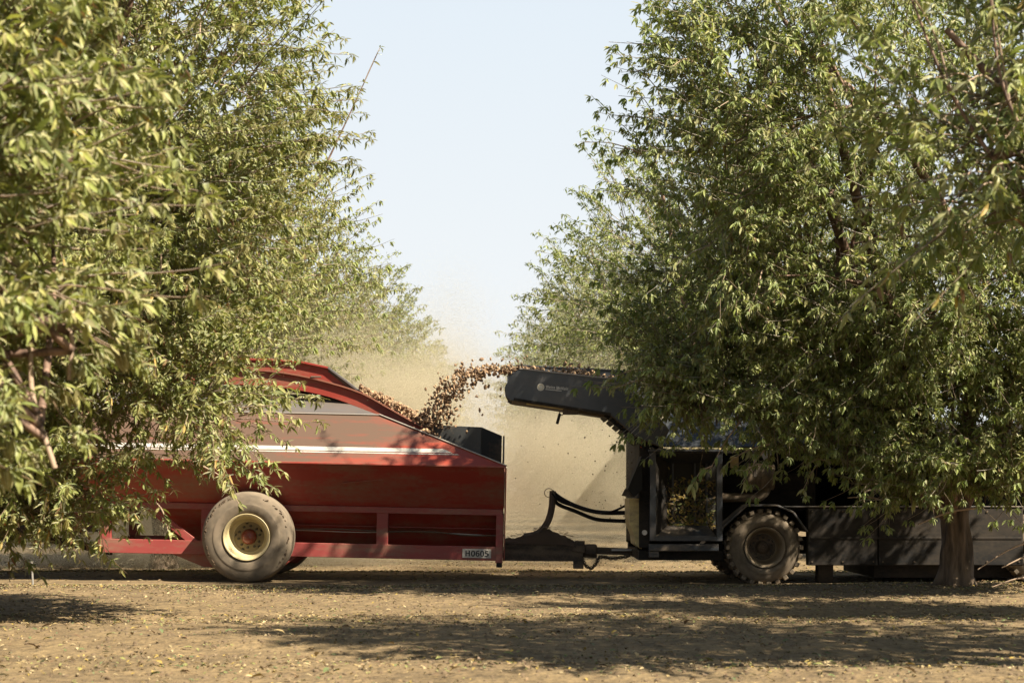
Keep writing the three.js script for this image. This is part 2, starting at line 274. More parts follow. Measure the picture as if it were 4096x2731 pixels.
// single leaves on sprays that stand out in front of a crown: every leaf a mesh of its own
function sprays(tree, list, seed, tint = [1, 1, 1]) {
  const r = rng(seed); let n = 0; const o = tree.position;
  const mats = [0, 1, 2].map((i) => { const m = M.leaf.clone(); m.color.setRGB(...tint.map((x) => x * (0.85 + 0.22 * i))); return m; });
  for (const [a, b, count, L0 = 1] of list) {
    const A = V(...a).sub(o), B = V(...b).sub(o), mid = A.clone().lerp(B, 0.5).add(V((r() - 0.5) * 0.06, 0.05, (r() - 0.5) * 0.06)), c = new THREE.CatmullRomCurve3([A, mid, B]);
    part('twig', taper([A, mid, B], [0.008 * L0, 0.005 * L0, 0.003], 8, 5, 0.1, n), M.stick, tree);
    for (let k = 0; k < count && n < 300; k++, n++) {
      const t = k < count * 0.3 ? 1 - 0.06 * r() : 0.25 + 0.75 * r(), p = c.getPoint(t), tan = c.getTangent(t), side = V(r() - 0.5, r() - 0.5, r() - 0.5).cross(tan).normalize();
      const m = part('leaf', LEAVES[Math.floor(r() * 4)], mats[Math.floor(r() * 3)], tree); const s = L0 * (0.8 + 0.45 * r());
      const M4 = leafFrame(side.addScaledVector(tan, 0.4 + 0.5 * r()).normalize(), 0.2 + 0.6 * r(), r).scale(V(s, s, s)).setPosition(p); M4.decompose(m.position, m.quaternion, m.scale);
    }
  }
}

// ---------------------------------------------------------------- the orchard
function autoSprays(tree, count, seed, pick) { // sprays that leave the crown on the side of the open lane and of the camera
  const r = rng(seed), o = tree.position, list = [], ok = tree.crownSpots.filter(([p]) => pick(p.x + o.x, p.y + o.y, p.z + o.z));
  for (let i = 0; i < count && ok.length; i++) {
    const p = ok[Math.floor(r() * ok.length)][0], d = V((r() - 0.5) * 0.8 - Math.sign(o.x) * 0.35, -0.1 + (r() - 0.5) * 0.6, 0.6 * r()).normalize().multiplyScalar(0.35 + 0.3 * r());
    list.push([[p.x + o.x, p.y + o.y, p.z + o.z], [p.x + o.x + d.x, p.y + o.y + d.y, p.z + o.z + d.z], 9]);
  }
  return list;
}
const vase = (R, H) => [[0, H * 0.56, 0, R, H * 0.43, R], [-R * 0.25, H * 0.72, R * 0.2, R * 0.62, H * 0.3, R * 0.62, 0.5], [R * 0.3, H * 0.66, -R * 0.2, R * 0.65, H * 0.33, R * 0.65, 0.5], [0, H * 0.3, 0, R * 0.93, H * 0.16, R * 0.93, 0.8]];
const WARM = [1.06, 1.03, 0.92], COOL = [1.0, 1.05, 0.95];
const L0 = almondTree({ label: 'blurred almond tree nearest the camera, filling the upper left corner', x: -5.0, z: 12, seed: 3, tint: WARM, shoots: 1700, branches: 30, gaps: 0.1,
  lobes: [[0.8, 2.9, 0, 2.5, 2.0, 2.0], [1.9, 2.6, 0.0, 1.45, 1.5, 1.2, 1.3], [0.9, 1.7, 0, 1.6, 0.75, 1.0, 0.6]],
  own: [{ name: 'dead_branch', label: 'bare dead branch hanging down', mat: M.stick, r: [0.011, 0.013, 0.014], pts: [[-2.28, 1.82, 12.0], [-2.26, 1.55, 12.05], [-2.14, 1.2, 12.1]] },
    { name: 'dead_branch', label: 'bare dead crosspiece branch', mat: M.stick, r: [0.02, 0.018, 0.015, 0.01], pts: [[-2.9, 1.7, 11.9], [-2.3, 1.85, 12.0], [-2.1, 1.86, 12.0], [-2.1, 1.62, 12.0]] }] });
const L1 = almondTree({ label: 'almond tree hanging its branches over the left half of the red trailer', x: -5.4, z: 5.5, seed: 5, tint: WARM, shoots: 4000, size: 0.86, branches: 40, gaps: 0.13,
  lobes: [[0.5, 3.9, 0, 3.2, 2.6, 2.6], [1.8, 3.0, 0.2, 1.6, 1.3, 1.4], [2.4, 1.9, 0.3, 0.95, 0.65, 0.9, 1.6], [1.3, 1.4, 0.3, 1.25, 0.65, 1.0, 1.8], [0.2, 1.6, 0.2, 1.5, 0.8, 1.2, 1.3], [1.0, 1.0, 0.5, 1.2, 0.42, 0.7, 1.5], [2.2, 4.3, 0.1, 1.7, 1.9, 1.5], [1.5, 5.5, 0, 1.7, 1.3, 1.5]] });
const L2 = almondTree({ label: 'almond tree behind the trailer with one long shoot rising into the sky', x: -5.0, z: -4.2, seed: 7, tint: WARM, shoots: 2100, size: 0.92, lobes: vase(3.1, 6.8), gaps: 0.1, branches: 14,
  own: [{ name: 'water_shoot', r: [0.016, 0.01, 0.004], pts: [[-2.8, 5.4, -4.0], [-2.35, 6.35, -4.0], [-1.87, 7.4, -4.0]] }] });
const R0 = almondTree({ label: 'blurred almond tree close to the camera at the upper right corner', x: 5.5, z: 9.9, seed: 11, tint: COOL, shoots: 1000, branches: 22, gaps: 0.2,
  lobes: [[-0.2, 5.2, 0, 2.8, 2.5, 1.3], [-1.4, 3.6, 0.2, 1.3, 1.0, 0.9, 0.5], [-2.75, 3.2, 0.5, 0.6, 0.8, 0.6, 1.2]],
  own: [{ r: [0.03, 0.018, 0.012, 0.006], pts: [[4.2, 1.7, 10.4], [2.85, 2.75, 10.6], [2.45, 3.3, 10.6], [2.2, 3.9, 10.6]] }, { r: [0.02, 0.012, 0.006], pts: [[3.6, 2.2, 10.5], [2.75, 3.2, 10.7], [2.62, 3.95, 10.7]] }] });
const R1 = almondTree({ label: 'almond tree with a thick bare trunk standing before the dark harvester', x: 4.85, z: 1.5, seed: 13, tint: COOL, shoots: 3650, size: 0.88, branches: 42, gaps: 0.2, trunkR: 0.15, trunkH: 0.9, limbs: 4,
  lobes: [[-0.1, 4.3, 0.9, 3.1, 2.6, 2.3, 0.75], [-2.85, 2.4, 0.5, 1.0, 0.7, 0.9, 2.0], [-1.3, 2.1, 0.7, 1.5, 0.8, 1.0, 1.3], [0.4, 1.85, 0.9, 1.5, 0.8, 0.9, 1.6], [-1.75, 5.5, 1.7, 1.75, 1.8, 1.3, 0.8], [-2.3, 3.6, 0.3, 1.4, 1.2, 1.3], [-0.6, 2.9, 1.2, 2.2, 1.1, 1.2, 1.0], [-2.6, 2.0, 0.9, 0.85, 0.4, 0.6, 1.8], [-2.7, 4.5, 2.0, 1.2, 1.9, 0.9, 0.9], [0.1, 1.4, 1.3, 1.5, 0.45, 0.6, 2.0], [-0.1, 1.2, 1.0, 1.1, 0.38, 0.45, 2.6], [-1.6, 1.6, 0.9, 1.0, 0.42, 0.6, 1.3]],
  own: [{ r: [0.1, 0.085, 0.06, 0.045, 0.03, 0.015], pts: [[4.8, 0.85, 1.5], [4.95, 2.3, 1.9], [4.55, 3.8, 2.6], [3.6, 4.95, 3.0], [2.9, 5.6, 3.0], [2.4, 6.5, 2.9]] },
    { r: [0.07, 0.04, 0.022, 0.01], pts: [[4.8, 0.9, 1.5], [4.1, 1.8, 2.0], [3.1, 3.6, 2.6], [2.6, 5.4, 2.9]] },
    { r: [0.09, 0.07, 0.05, 0.02], pts: [[4.8, 0.8, 1.5], [4.35, 1.25, 1.6], [3.9, 2.2, 1.5], [3.6, 4.4, 1.2]] }] });
almondTree({ label: 'almond tree just outside the right edge, between the blurred tree and the trunk', x: 6.9, z: 6.7, seed: 19, tint: COOL, shoots: 800, branches: 6, gaps: 0.2, lobes: [[-0.2, 4.9, 0, 2.3, 2.0, 0.9], [-0.6, 3.4, 0, 1.8, 1.0, 0.8]] });
const R2 = almondTree({ label: 'almond tree rising behind the harvester conveyor, right of the sky gap', x: 4.0, z: -7.6, seed: 17, tint: COOL, shoots: 1800, lobes: vase(3.5, 7.0), gaps: 0.1, branches: 12 });
const row = [['left', -5.05, -13.5, 6.6, 3.25, 'second'], ['left', -5.2, -23.5, 6.9, 3.35, 'third'], ['left', -5.3, -33.5, 6.9, 3.4, 'fourth'], ['left', -5.5, -44.5, 7, 3.5, 'fifth'], ['left', -5.6, -56, 7, 3.6, 'sixth'],
  ['right', 3.45, -17.5, 7.0, 3.55, 'second'], ['right', 3.3, -27.5, 7, 3.55, 'third'], ['right', 3.1, -38, 7, 3.5, 'fourth'], ['right', 3.0, -49, 7, 3.5, 'fifth'], ['right', 2.9, -61, 7, 3.5, 'sixth']];
row.forEach(([side, x, z, h, R, nth], i) => almondTree({ label: `${nth} almond tree behind the machines in the row ${side} of the sky gap`, x, z, h, seed: 23 + i * 3, tint: side === 'left' ? WARM : COOL, shoots: i % 5 < 2 ? 1200 : 800, lobes: vase(R, h), gaps: 0.1, branches: 6, limbs: 4, size: i % 5 < 2 ? 1.05 : 1.25 }));
almondTree({ label: 'almond tree behind the harvester at the right edge of the picture', x: 10.6, z: -7, seed: 61, tint: COOL, shoots: 1500, lobes: vase(3.5, 7.2), gaps: 0.08, branches: 6, size: 1.15 });
[[6.9, 16.5, 'right'], [-6.5, 18.5, 'left'], [7, 25, 'right'], [-6.5, 27, 'left'], [12.5, 3, 'right'], [-12.5, 6, 'left'], [-12.5, -3, 'left']].forEach(([x, z, side], i) => almondTree({ label: `${['nearest', 'nearest', 'farthest', 'farthest', 'outer', 'outer front', 'outer back'][i]} orchard tree outside the ${side} edge ${i < 4 ? 'behind the camera' : 'beside the machines'}`, x, z, seed: 71 + i, tint: side === 'left' ? WARM : COOL, shoots: 750, lobes: vase(3.1, 6.8), branches: 3, limbs: 4, size: 1.3 }));
sprays(L0, autoSprays(L0, 33, 41, (x, y, z) => x > -3.0 && y < 3.8 && z > 11.3), 43, WARM);
sprays(L1, [[[-2.3, 1.72, 5.8], [-1.78, 1.7, 5.9], 14], [[-2.6, 1.3, 5.8], [-2.28, 0.98, 5.9], 14], [[-3.5, 1.0, 5.9], [-3.38, 0.58, 6.0], 12], [[-3.0, 1.0, 5.8], [-2.85, 0.75, 6.0], 12], ...autoSprays(L1, 28, 47, (x, y, z) => x > -4.4 && y < 5.2 && z > 5.7)], 53, WARM);
sprays(L2, [[[-2.35, 6.35, -4.0], [-2.1, 6.9, -4.0], 12], [[-2.1, 6.9, -4.0], [-1.87, 7.4, -4.0], 7]], 57, WARM);
sprays(R0, [[[2.85, 2.75, 10.6], [2.45, 3.3, 10.6], 16, 1.1], [[2.45, 3.3, 10.6], [2.2, 3.9, 10.6], 16, 1.1], [[2.75, 3.2, 10.7], [2.62, 3.95, 10.7], 18, 1.1], ...autoSprays(R0, 20, 59, (x, y, z) => x < 3.2 && y < 4.2)], 61, COOL);
sprays(R1, [[[2.36, 1.8, 2.5], [2.05, 1.31, 2.5], 8, 1.2], [[2.08, 1.35, 2.5], [1.86, 1.14, 2.55], 14, 1.2], [[2.7, 1.58, 2.5], [2.2, 1.35, 2.5], 12, 1.2], [[2.62, 1.51, 2.5], [2.39, 1.16, 2.5], 9, 1.1], [[4.5, 1.2, 2.6], [4.15, 1.02, 2.7], 14, 1.5], [[3.2, 1.4, 2.5], [3.0, 1.1, 2.6], 12], [[1.5, 2.35, 2.4], [1.0, 2.25, 2.4], 12], [[1.6, 2.25, 2.4], [1.05, 2.15, 2.4], 12],
  ...autoSprays(R1, 22, 67, (x, y, z) => x < 6 && y < 5.5 && z > 2.4)], 71, COOL);
for (const [a, b, r0] of [[[4.9, 0.92, 2.4], [4.21, 0.745, 2.5], 0.014], [[5.5, 0.6, 2.4], [4.8, 0.28, 2.6], 0.013], [[5.6, 0.45, 2.5], [5.05, 0.3, 2.6], 0.012], [[5.5, 0.2, 2.6], [4.95, 0.1, 2.6], 0.012], [[4.0, 0.95, 2.3], [3.5, 1.02, 2.4], 0.012]])
  part('bare_twig', taper([V(...a), V(...a).lerp(V(...b), 0.5).add(V(0, 0.04, 0)), V(...b)].map((p) => p.sub(R1.position)), [r0, r0 * 0.8, r0 * 0.5], 8, 6, 0.2, 3), M.stick, R1);

// ---------------------------------------------------------------- wheels
function lathe(profile, seg = 64) { return new THREE.LatheGeometry(profile.map(([r, z]) => new THREE.Vector2(r, z)), seg).rotateX(Math.PI / 2); } // its axis along z; the profile's z is positive towards the camera
function wheel(parent, [x, y, z], R, w, k, mats, out = 1, lugged = false) {
  const g = new THREE.Group(); g.name = 'wheel'; g.position.set(x, y, z); if (out < 0) g.rotation.y = Math.PI; parent.add(g); const h = w / 2, rr = R * k;
  const prof = [[rr * 0.98, h * 0.55], [rr * 1.0, h * 0.86], [rr * 1.06, h * 0.93], [R * 0.62, h * 1.0], [R * 0.7, h * 1.03], [R * 0.735, h * 1.02], [R * 0.74, h * 0.995], [R * 0.8, h * 0.985], [R * 0.86, h * 0.94], [R * 0.9, h * 0.9], [R * 0.935, h * 0.86], [R * 0.965, h * 0.8], [R * 0.985, h * 0.72], [R * 0.99, h * 0.62]];
  for (let i = 0; i < 5; i++) { const c = h * (0.48 - 0.24 * i); prof.push([R, c + 0.095 * h], [R, c - 0.075 * h], [R * 0.975, c - 0.085 * h], [R * 0.975, c - 0.13 * h]); }
  prof.push([R * 0.99, -h * 0.64], [R * 0.965, -h * 0.8], [R * 0.86, -h * 0.94], [R * 0.7, -h], [rr, -h * 0.85], [rr * 0.98, -h * 0.55]);
  part('tyre', lathe(prof, 96), mats.tyre, g);
  if (lugged) for (let i = 0; i < 26; i++) for (const s of [-1, 1]) { const a = (i + (s > 0 ? 0.5 : 0)) / 26 * Math.PI * 2; const b = new RoundedBoxGeometry(0.055, 0.05, w * 0.46, 1, 0.008); b.rotateZ(0).translate(0, R + 0.005, s * w * 0.25).rotateZ(a); part('tread_block', b, mats.tyre, g); }
  const rim = part('rim', lathe([[rr * 0.62, h * -0.14], [rr * 0.74, h * -0.12], [rr * 0.76, h * 0.0], [rr * 0.8, h * 0.2], [rr * 0.88, h * 0.5], [rr * 0.9, h * 0.86], [rr * 0.96, h * 0.92], [rr * 1.01, h * 0.97], [rr * 1.01, h * 1.0], [rr * 0.985, h * 1.02], [rr * 0.93, h * 0.97], [rr * 0.865, h * 0.88], [rr * 0.84, h * 0.55], [rr * 0.76, h * 0.2], [rr * 0.735, h * -0.02], [rr * 0.66, h * -0.05]].reverse(), 64), mats.rim, g);
  const disc = new THREE.Shape(); disc.absarc(0, 0, rr * 0.75, 0, Math.PI * 2);
  for (let i = 0; i < 5; i++) { const a = i / 5 * Math.PI * 2 + 0.5, hole = new THREE.Path(); hole.absellipse(Math.cos(a) * rr * 0.6, Math.sin(a) * rr * 0.6, rr * 0.07, rr * 0.05, 0, Math.PI * 2, true, a + Math.PI / 2); disc.holes.push(hole); }
  part('wheel_disc', boxUV(new THREE.ExtrudeGeometry(disc, { depth: 0.012, bevelEnabled: false, curveSegments: 32 }).translate(0, 0, h * -0.16)), mats.disc, g);
  part('disc_back', new THREE.CircleGeometry(rr * 0.8, 32).translate(0, 0, h * -0.24), M.ink, g);
  for (let i = 0; i < 10; i++) { const a = i / 10 * Math.PI * 2 + 0.2; part('lug_nut', new THREE.CylinderGeometry(0.015, 0.017, 0.03, 6).rotateX(Math.PI / 2).translate(Math.cos(a) * rr * 0.47, Math.sin(a) * rr * 0.47, h * -0.16 + 0.026), M.lug, g); }
  part('hub_cap', lathe([[0, h * -0.16 + 0.115], [rr * 0.12, h * -0.16 + 0.112], [rr * 0.24, h * -0.16 + 0.095], [rr * 0.31, h * -0.16 + 0.06], [rr * 0.335, h * -0.16 + 0.03], [rr * 0.335, h * -0.16 + 0.012]].reverse(), 32), mats.hub, g);
  return g;
}

// ---------------------------------------------------------------- the red trailer (its own axes: origin where the near wheel touches the ground, nose down 1.2 degrees)
const font = await new FontLoader().loadAsync('fonts/droid/droid_sans_bold.typeface.json');
const fontR = await new FontLoader().loadAsync('fonts/droid/droid_sans_regular.typeface.json');
function lettering(text, size, depth, f = font) { return new TextGeometry(text, { font: f, size, depth, curveSegments: 3, bevelEnabled: false }); }
const T = thing('bankout_trailer', 'red bankout trailer with white stripe, being filled with almonds', 'trailer', [-3.16, 0, 0]); T.rotation.z = -1.2 * Math.PI / 180;
const both = (name, pts, t, mat, label) => { part(name, plate(pts, t), mat, T, label); part(name, plate(pts.map(([x, y, z]) => [x, y, -2.5 - z]).reverse(), t), mat, T); };
{
  const hs = [[-2.4, 1.446, -0.05], [3.07, 1.446, -0.05], [1.54, 2.04, -0.55], [-2.4, 2.04, -0.55]];
  for (const far of [0, 1]) { // the sloped sides carry one dust pattern over their whole length
    const g = plate(far ? hs.map(([x, y, z]) => [x, y, -2.5 - z]).reverse() : hs, 0.008), p = g.attributes.position, uv = g.attributes.uv;
    for (let i = 0; i < p.count; i++) uv.setXY(i, (p.getX(i) + 2.4) / 5.47, (p.getY(i) - 1.44) / 0.6);
    part('hopper_side', g, M.hopper, T);
  }
}
both('roof_plate', [[-2.4, 2.044, -0.565], [1.5, 2.044, -0.565], [0.8, 2.295, -1.0], [-2.4, 2.3, -1.0]], 0.008, M.grey, 'grey dusty metal roof strip');
both('side_wall', [[-2.4, 0.93, -0.45], [3.04, 0.93, -0.45], [3.04, 1.425, -0.07], [-2.4, 1.425, -0.07]], 0.008, M.redDull);
// stripes lie on the sloped side: point at (x, share of the slope's height)
const onSlope = (x, y, lift) => { const k = (y - 1.446) / 0.594, n = [0, 0.644, 0.765]; return [x, y + n[1] * lift, -0.05 - 0.5 * k + n[2] * lift]; };
part('stripe', plate([onSlope(-2.3, 1.583, 0.004), onSlope(2.42, 1.59, 0.004), onSlope(2.3, 1.638, 0.004), onSlope(-2.3, 1.631, 0.004)], 0.003), M.white, T, 'wide white stripe');
part('stripe', plate([onSlope(-2.3, 1.556, 0.004), onSlope(2.5, 1.567, 0.004), onSlope(2.47, 1.58, 0.004), onSlope(-2.3, 1.57, 0.004)], 0.003), M.white, T, 'thin white pinstripe');
part('edge_trim', bar([1.5, 2.052, -0.55], [3.07, 1.452, -0.05], 0.03, 0.014), M.edge, T); part('edge_trim', bar([1.5, 2.052, -1.95], [3.07, 1.452, -2.45], 0.03, 0.014), M.edge, T);
part('edge_trim', bar([-2.4, 2.046, -0.55], [1.52, 2.046, -0.55], 0.03, 0.012), M.edge, T);
for (const z of [-0.058, -2.442]) part('lip_rail', box(-2.4, 3.06, 1.424, 1.448, z - 0.02, z + 0.016), M.redDull, T);
part('end_wall', plate([[3.05, 0.3, -2.05], [3.05, 0.92, -2.05], [3.05, 1.43, -2.44], [3.05, 1.43, -0.06], [3.05, 0.92, -0.46], [3.05, 0.3, -0.46]].reverse(), 0.012), M.redDull, T);
part('end_wall', plate([[-2.4, 0.9, -2.05], [-2.4, 2.04, -1.95], [-2.4, 2.3, -1.5], [-2.4, 2.3, -1.0], [-2.4, 2.04, -0.55], [-2.4, 1.43, -0.06], [-2.4, 0.9, -0.46]], 0.012), M.redDull, T);
part('hopper_ramp', plate([[3.03, 1.40, -2.3], [3.03, 1.40, -0.2], [1.1, 1.2, -0.2], [1.1, 1.2, -2.3]], 0.01), M.redDull, T);
for (const z of [-0.43, -2.07]) {
  const a = z > -1 ? z : z + 0.07, b = a - 0.07;
  part('middle_rail', box(-1.9, 3.03, 0.852, 0.928, b, a), M.redRail, T); part('bottom_rail', box(-1.86, 3.035, 0.305, 0.475, b - 0.01, a - 0.002), M.redRail, T);
  for (const [x0, x1] of [[1.505, 1.645], [-1.85, -1.71], [-0.62, -0.5]]) part('post', box(x0, x1, 0.47, 0.856, b + 0.004, a - 0.004), M.redRail, T);
  part('post', box(2.952, 3.04, 0.28, 0.86, b - 0.004, a + 0.008), M.redRail, T);
  part('brace', bar([-1.25, 0.86, (a + b) / 2], [-0.66, 0.42, (a + b) / 2], 0.05, 0.09), M.redRail, T);
  part('axle_bracket', plate([[-0.96, 0.312, a - 0.03], [-0.4, 0.16, a - 0.03], [-0.56, 0.156, a - 0.03], [-0.6, 0.156, a - 0.03]].length ? [[-0.98, 0.31, a - 0.03], [-0.58, 0.156, a - 0.03], [0.35, 0.156, a - 0.03], [0.55, 0.31, a - 0.03]] : [], 0.03), M.redDull, T);
  part('hopper_bottom', plate(z > -1 ? [[-1.1, 0.42, -1.0], [3.03, 0.42, -1.0], [3.03, 0.9, -0.52], [-1.1, 0.9, -0.52]] : [[-1.1, 0.9, -1.98], [3.03, 0.9, -1.98], [3.03, 0.42, -1.5], [-1.1, 0.42, -1.5]], 0.008), M.redDull, T);
}
part('support_foot', box(2.965, 3.035, 0.225, 0.3, -0.49, -0.43), M.black, T);
part('belly_pan', box(-1.1, 3.03, 0.40, 0.42, -1.5, -1.0), M.redDull, T);
part('seam_rib', box(-0.5, 3.0, 0.675, 0.69, -0.72, -0.68), M.redRail, T);
for (const x of [-1.86, -0.6, 1.3, 2.95]) part('cross_member', box(x, x + 0.08, 0.33, 0.45, -2.06, -0.46), M.redDull, T);
part('axle', cyl(0.05, 0.05, 1.8, 'z', 16).translate(0, 0.54, -1.25), M.iron, T);
wheel(T, [0, 0.541, -0.2], 0.541, 0.4, 0.512, { tyre: M.tyre, rim: M.rim, disc: M.rimDull, hub: M.hubRed });
wheel(T, [0, 0.541, -2.3], 0.541, 0.4, 0.512, { tyre: M.tyre, rim: M.rim, disc: M.rimDull, hub: M.hubRed }, -1);
{ const r = rng(5); // mud caked on the near tyre's shoulder
  for (let i = 0; i < 90; i++) { const a = i < 60 ? lerp(1.75, 3.9, r()) : lerp(-1.2, 1.2, r()), R = 0.541 * (0.895 + 0.05 * r()), s = 0.005 + 0.013 * r() * r(), g = new THREE.IcosahedronGeometry(s, 1).scale(1.5, 0.7, 0.4).rotateZ(a + 1.57 + r()); g.translate(Math.cos(a) * R, 0.541 + Math.sin(a) * R, -0.2 + 0.2 * lerp(0.93, 0.86, (R / 0.541 - 0.895) / 0.05)); part('mud_clump', g, M.mud, T); } }
{ // the numbered plate
  const p = part('number_plate', box(2.55, 2.9, 0.335, 0.444, -0.432, -0.424, 0.003), M.sign, T, 'white plate reading H0605');
  const g = lettering('H0605', 0.072, 0.003); g.computeBoundingBox(); const w = g.boundingBox.max.x; g.scale(0.29 / w, 1, 1).translate(2.58, 0.354, -0.4235); part('lettering', g, M.ink, p);
}
part('cable', tube([[-0.4, 0.64, -0.62], [0.5, 0.632, -0.6], [1.0, 0.645, -0.6], [1.6, 0.628, -0.6], [2.2, 0.634, -0.6], [2.6, 0.6, -0.58], [3.05, 0.612, -0.56]], 0.009, 40), M.iron, T);
part('cable', tube([[-0.4, 0.61, -0.64], [0.6, 0.62, -0.62], [1.3, 0.61, -0.62], [2.0, 0.63, -0.62], [3.0, 0.6, -0.6]], 0.006, 30), M.steel, T);
// the curved elevator and its hood
const beamTop = [[-1.4, 2.56], [0.0, 2.56], [0.36, 2.527], [0.767, 2.449], [1.259, 2.305], [1.6, 2.128], [1.857, 1.989], [2.237, 1.787], [2.75, 1.5]], beamBot = [[-1.4, 2.385], [0.0, 2.385], [0.375, 2.351], [0.82, 2.272], [1.164, 2.162], [1.521, 2.0], [1.78, 1.86], [2.15, 1.66], [2.6, 1.4]];
const curve2 = (pts, n) => { const c = new THREE.CatmullRomCurve3(pts.map(([x, y]) => V(x, y, 0))); return Array.from({ length: n + 1 }, (_, i) => { const p = c.getPoint(i / n); return [p.x, p.y]; }); };
const bt = curve2(beamTop, 28), bb = curve2(beamBot, 28);
for (const z of [-0.8, -1.68]) part('elevator_side', plate([...bb.map(([x, y]) => [x, y, z]), ...bt.slice().reverse().map(([x, y]) => [x, y, z])], 0.03), M.red, T);
function ribbon(line, z0, z1, t) { const list = []; for (let i = 0; i < line.length - 1; i++) { const [a, b] = [line[i], line[i + 1]]; list.push(bar([a[0], a[1] - t / 2, (z0 + z1) / 2], [b[0], b[1] - t / 2, (z0 + z1) / 2], Math.abs(z1 - z0), t, 0.001)); } return joined(list); }
part('elevator_flange', ribbon(bt.map(([x, y]) => [x, y + 0.02]), -0.84, -0.76, 0.018), M.red, T); part('elevator_flange', ribbon(bt.map(([x, y]) => [x, y + 0.02]), -1.73, -1.65, 0.018), M.red, T);
part('elevator_floor', ribbon(bb.map(([x, y]) => [x, y + 0.05]), -1.67, -0.84, 0.012), M.belt, T);
for (const [z, n] of [[-0.9, 0], [-1.6, 1]]) part('hood_side', plate([[-1.4, 2.5, z], [0.0, 2.52, z], [0.77, 2.42, z], [1.2, 2.31, z], [0.815, 2.62, z], [0.52, 2.685, z], [0.19, 2.705, z], [-1.4, 2.72, z]], 0.012), M.red, T);
part('hood_cover', ribbon([[-1.4, 2.74], [0.19, 2.722], [0.52, 2.7], [0.83, 2.64]], -1.64, -0.86, 0.022), M.redDull, T); part('hood_cover', ribbon([[0.83, 2.64], [1.26, 2.33]], -1.64, -0.86, 0.022), M.grey, T, 'pale dusty end cover');
part('hood_side_edge', bar([0.84, 2.60, -0.885], [1.23, 2.315, -0.885], 0.012, 0.05), M.iron, T);
part('latch', box(0.63, 0.76, 2.495, 2.515, -0.77, -0.75), M.iron, T);
// dark board at the filling end
part('splash_board', plate([[2.3, 1.38, -0.75], [2.745, 1.38, -0.75], [2.745, 1.93, -0.75], [2.165, 1.944, -0.75], [2.09, 1.9, -0.75]], 0.02), M.flap, T, 'black rubber splash board');
part('splash_board', plate([[2.75, 1.38, -0.752], [3.0, 1.38, -0.95], [3.0, 1.835, -0.95], [2.75, 1.93, -0.752]], 0.02), M.flap, T);
part('splash_board', plate([[3.01, 1.38, -1.7], [3.01, 1.82, -1.7], [3.01, 1.835, -0.97], [3.01, 1.38, -0.97]].reverse(), 0.02), M.flap, T);
// drawbar with soil and trash lying on it, hose stand
{
  part('drawbar', plate([[3.04, 0.28, -1.1], [4.04, 0.292, -1.1], [4.04, 0.43, -1.1], [3.85, 0.5, -1.1], [3.05, 0.53, -1.1]], 0.3), M.iron, T);
  part('coupler', bar([4.03, 0.37, -1.25], [4.22, 0.36, -1.25], 0.08, 0.06), M.iron, T);
  part('coupler_lug', plate([[3.9, 0.42, -1.08], [4.06, 0.4, -1.08], [4.06, 0.55, -1.08], [3.94, 0.55, -1.08]], 0.04), M.iron, T);
  part('coupler_lug', plate([[3.92, 0.2, -1.08], [4.05, 0.2, -1.08], [4.05, 0.3, -1.08], [3.92, 0.3, -1.08]], 0.04), M.iron, T);
  part('hose_stand', tube([[3.3, 0.585, -1.2], [3.46, 0.62, -1.2], [3.58, 0.75, -1.2], [3.635, 0.92, -1.2], [3.65, 1.165, -1.2]], 0.042, 24, 12), M.iron, T);
  part('hose_stand_ring', new THREE.TorusGeometry(0.055, 0.005, 6, 20).translate(3.6, 1.14, -1.2), M.iron, T);
  const r = rng(91), g = new THREE.BufferGeometry(), mound = new THREE.PlaneGeometry(1.0, 0.34, 40, 10).rotateX(-Math.PI / 2), p = mound.attributes.position;
  for (let i = 0; i < p.count; i++) { const u = p.getX(i) / 1.0 + 0.5, w = 1 - Math.pow(Math.abs(p.getZ(i)) / 0.17, 3); p.setY(i, (0.05 + 0.13 * Math.exp(-Math.pow((u - 0.5) / 0.25, 2)) + 0.04 * noise.noise(u * 14, p.getZ(i) * 20, 3)) * w - 0.06 * smooth(0.75, 1, u)); }
  mound.computeVertexNormals(); mound.translate(3.56, 0.492, -1.25); part('soil_heap', mound, M.mud, T, 'heap of soil and leaf trash');
  for (let i = 0; i < 60; i++) { const x = 3.12 + 0.85 * r(), y = 0.575 + 0.13 * Math.exp(-Math.pow((x - 3.56) / 0.25, 2)), a = r() * 6.28; part('straw', bar([x, y, -1.1 - 0.2 * r()], [x + 0.05 * Math.cos(a), y + 0.03 * r(), -1.1 - 0.2 * r() + 0.05 * Math.sin(a)], 0.004, 0.004, 0.001), M.stick, T); }
}

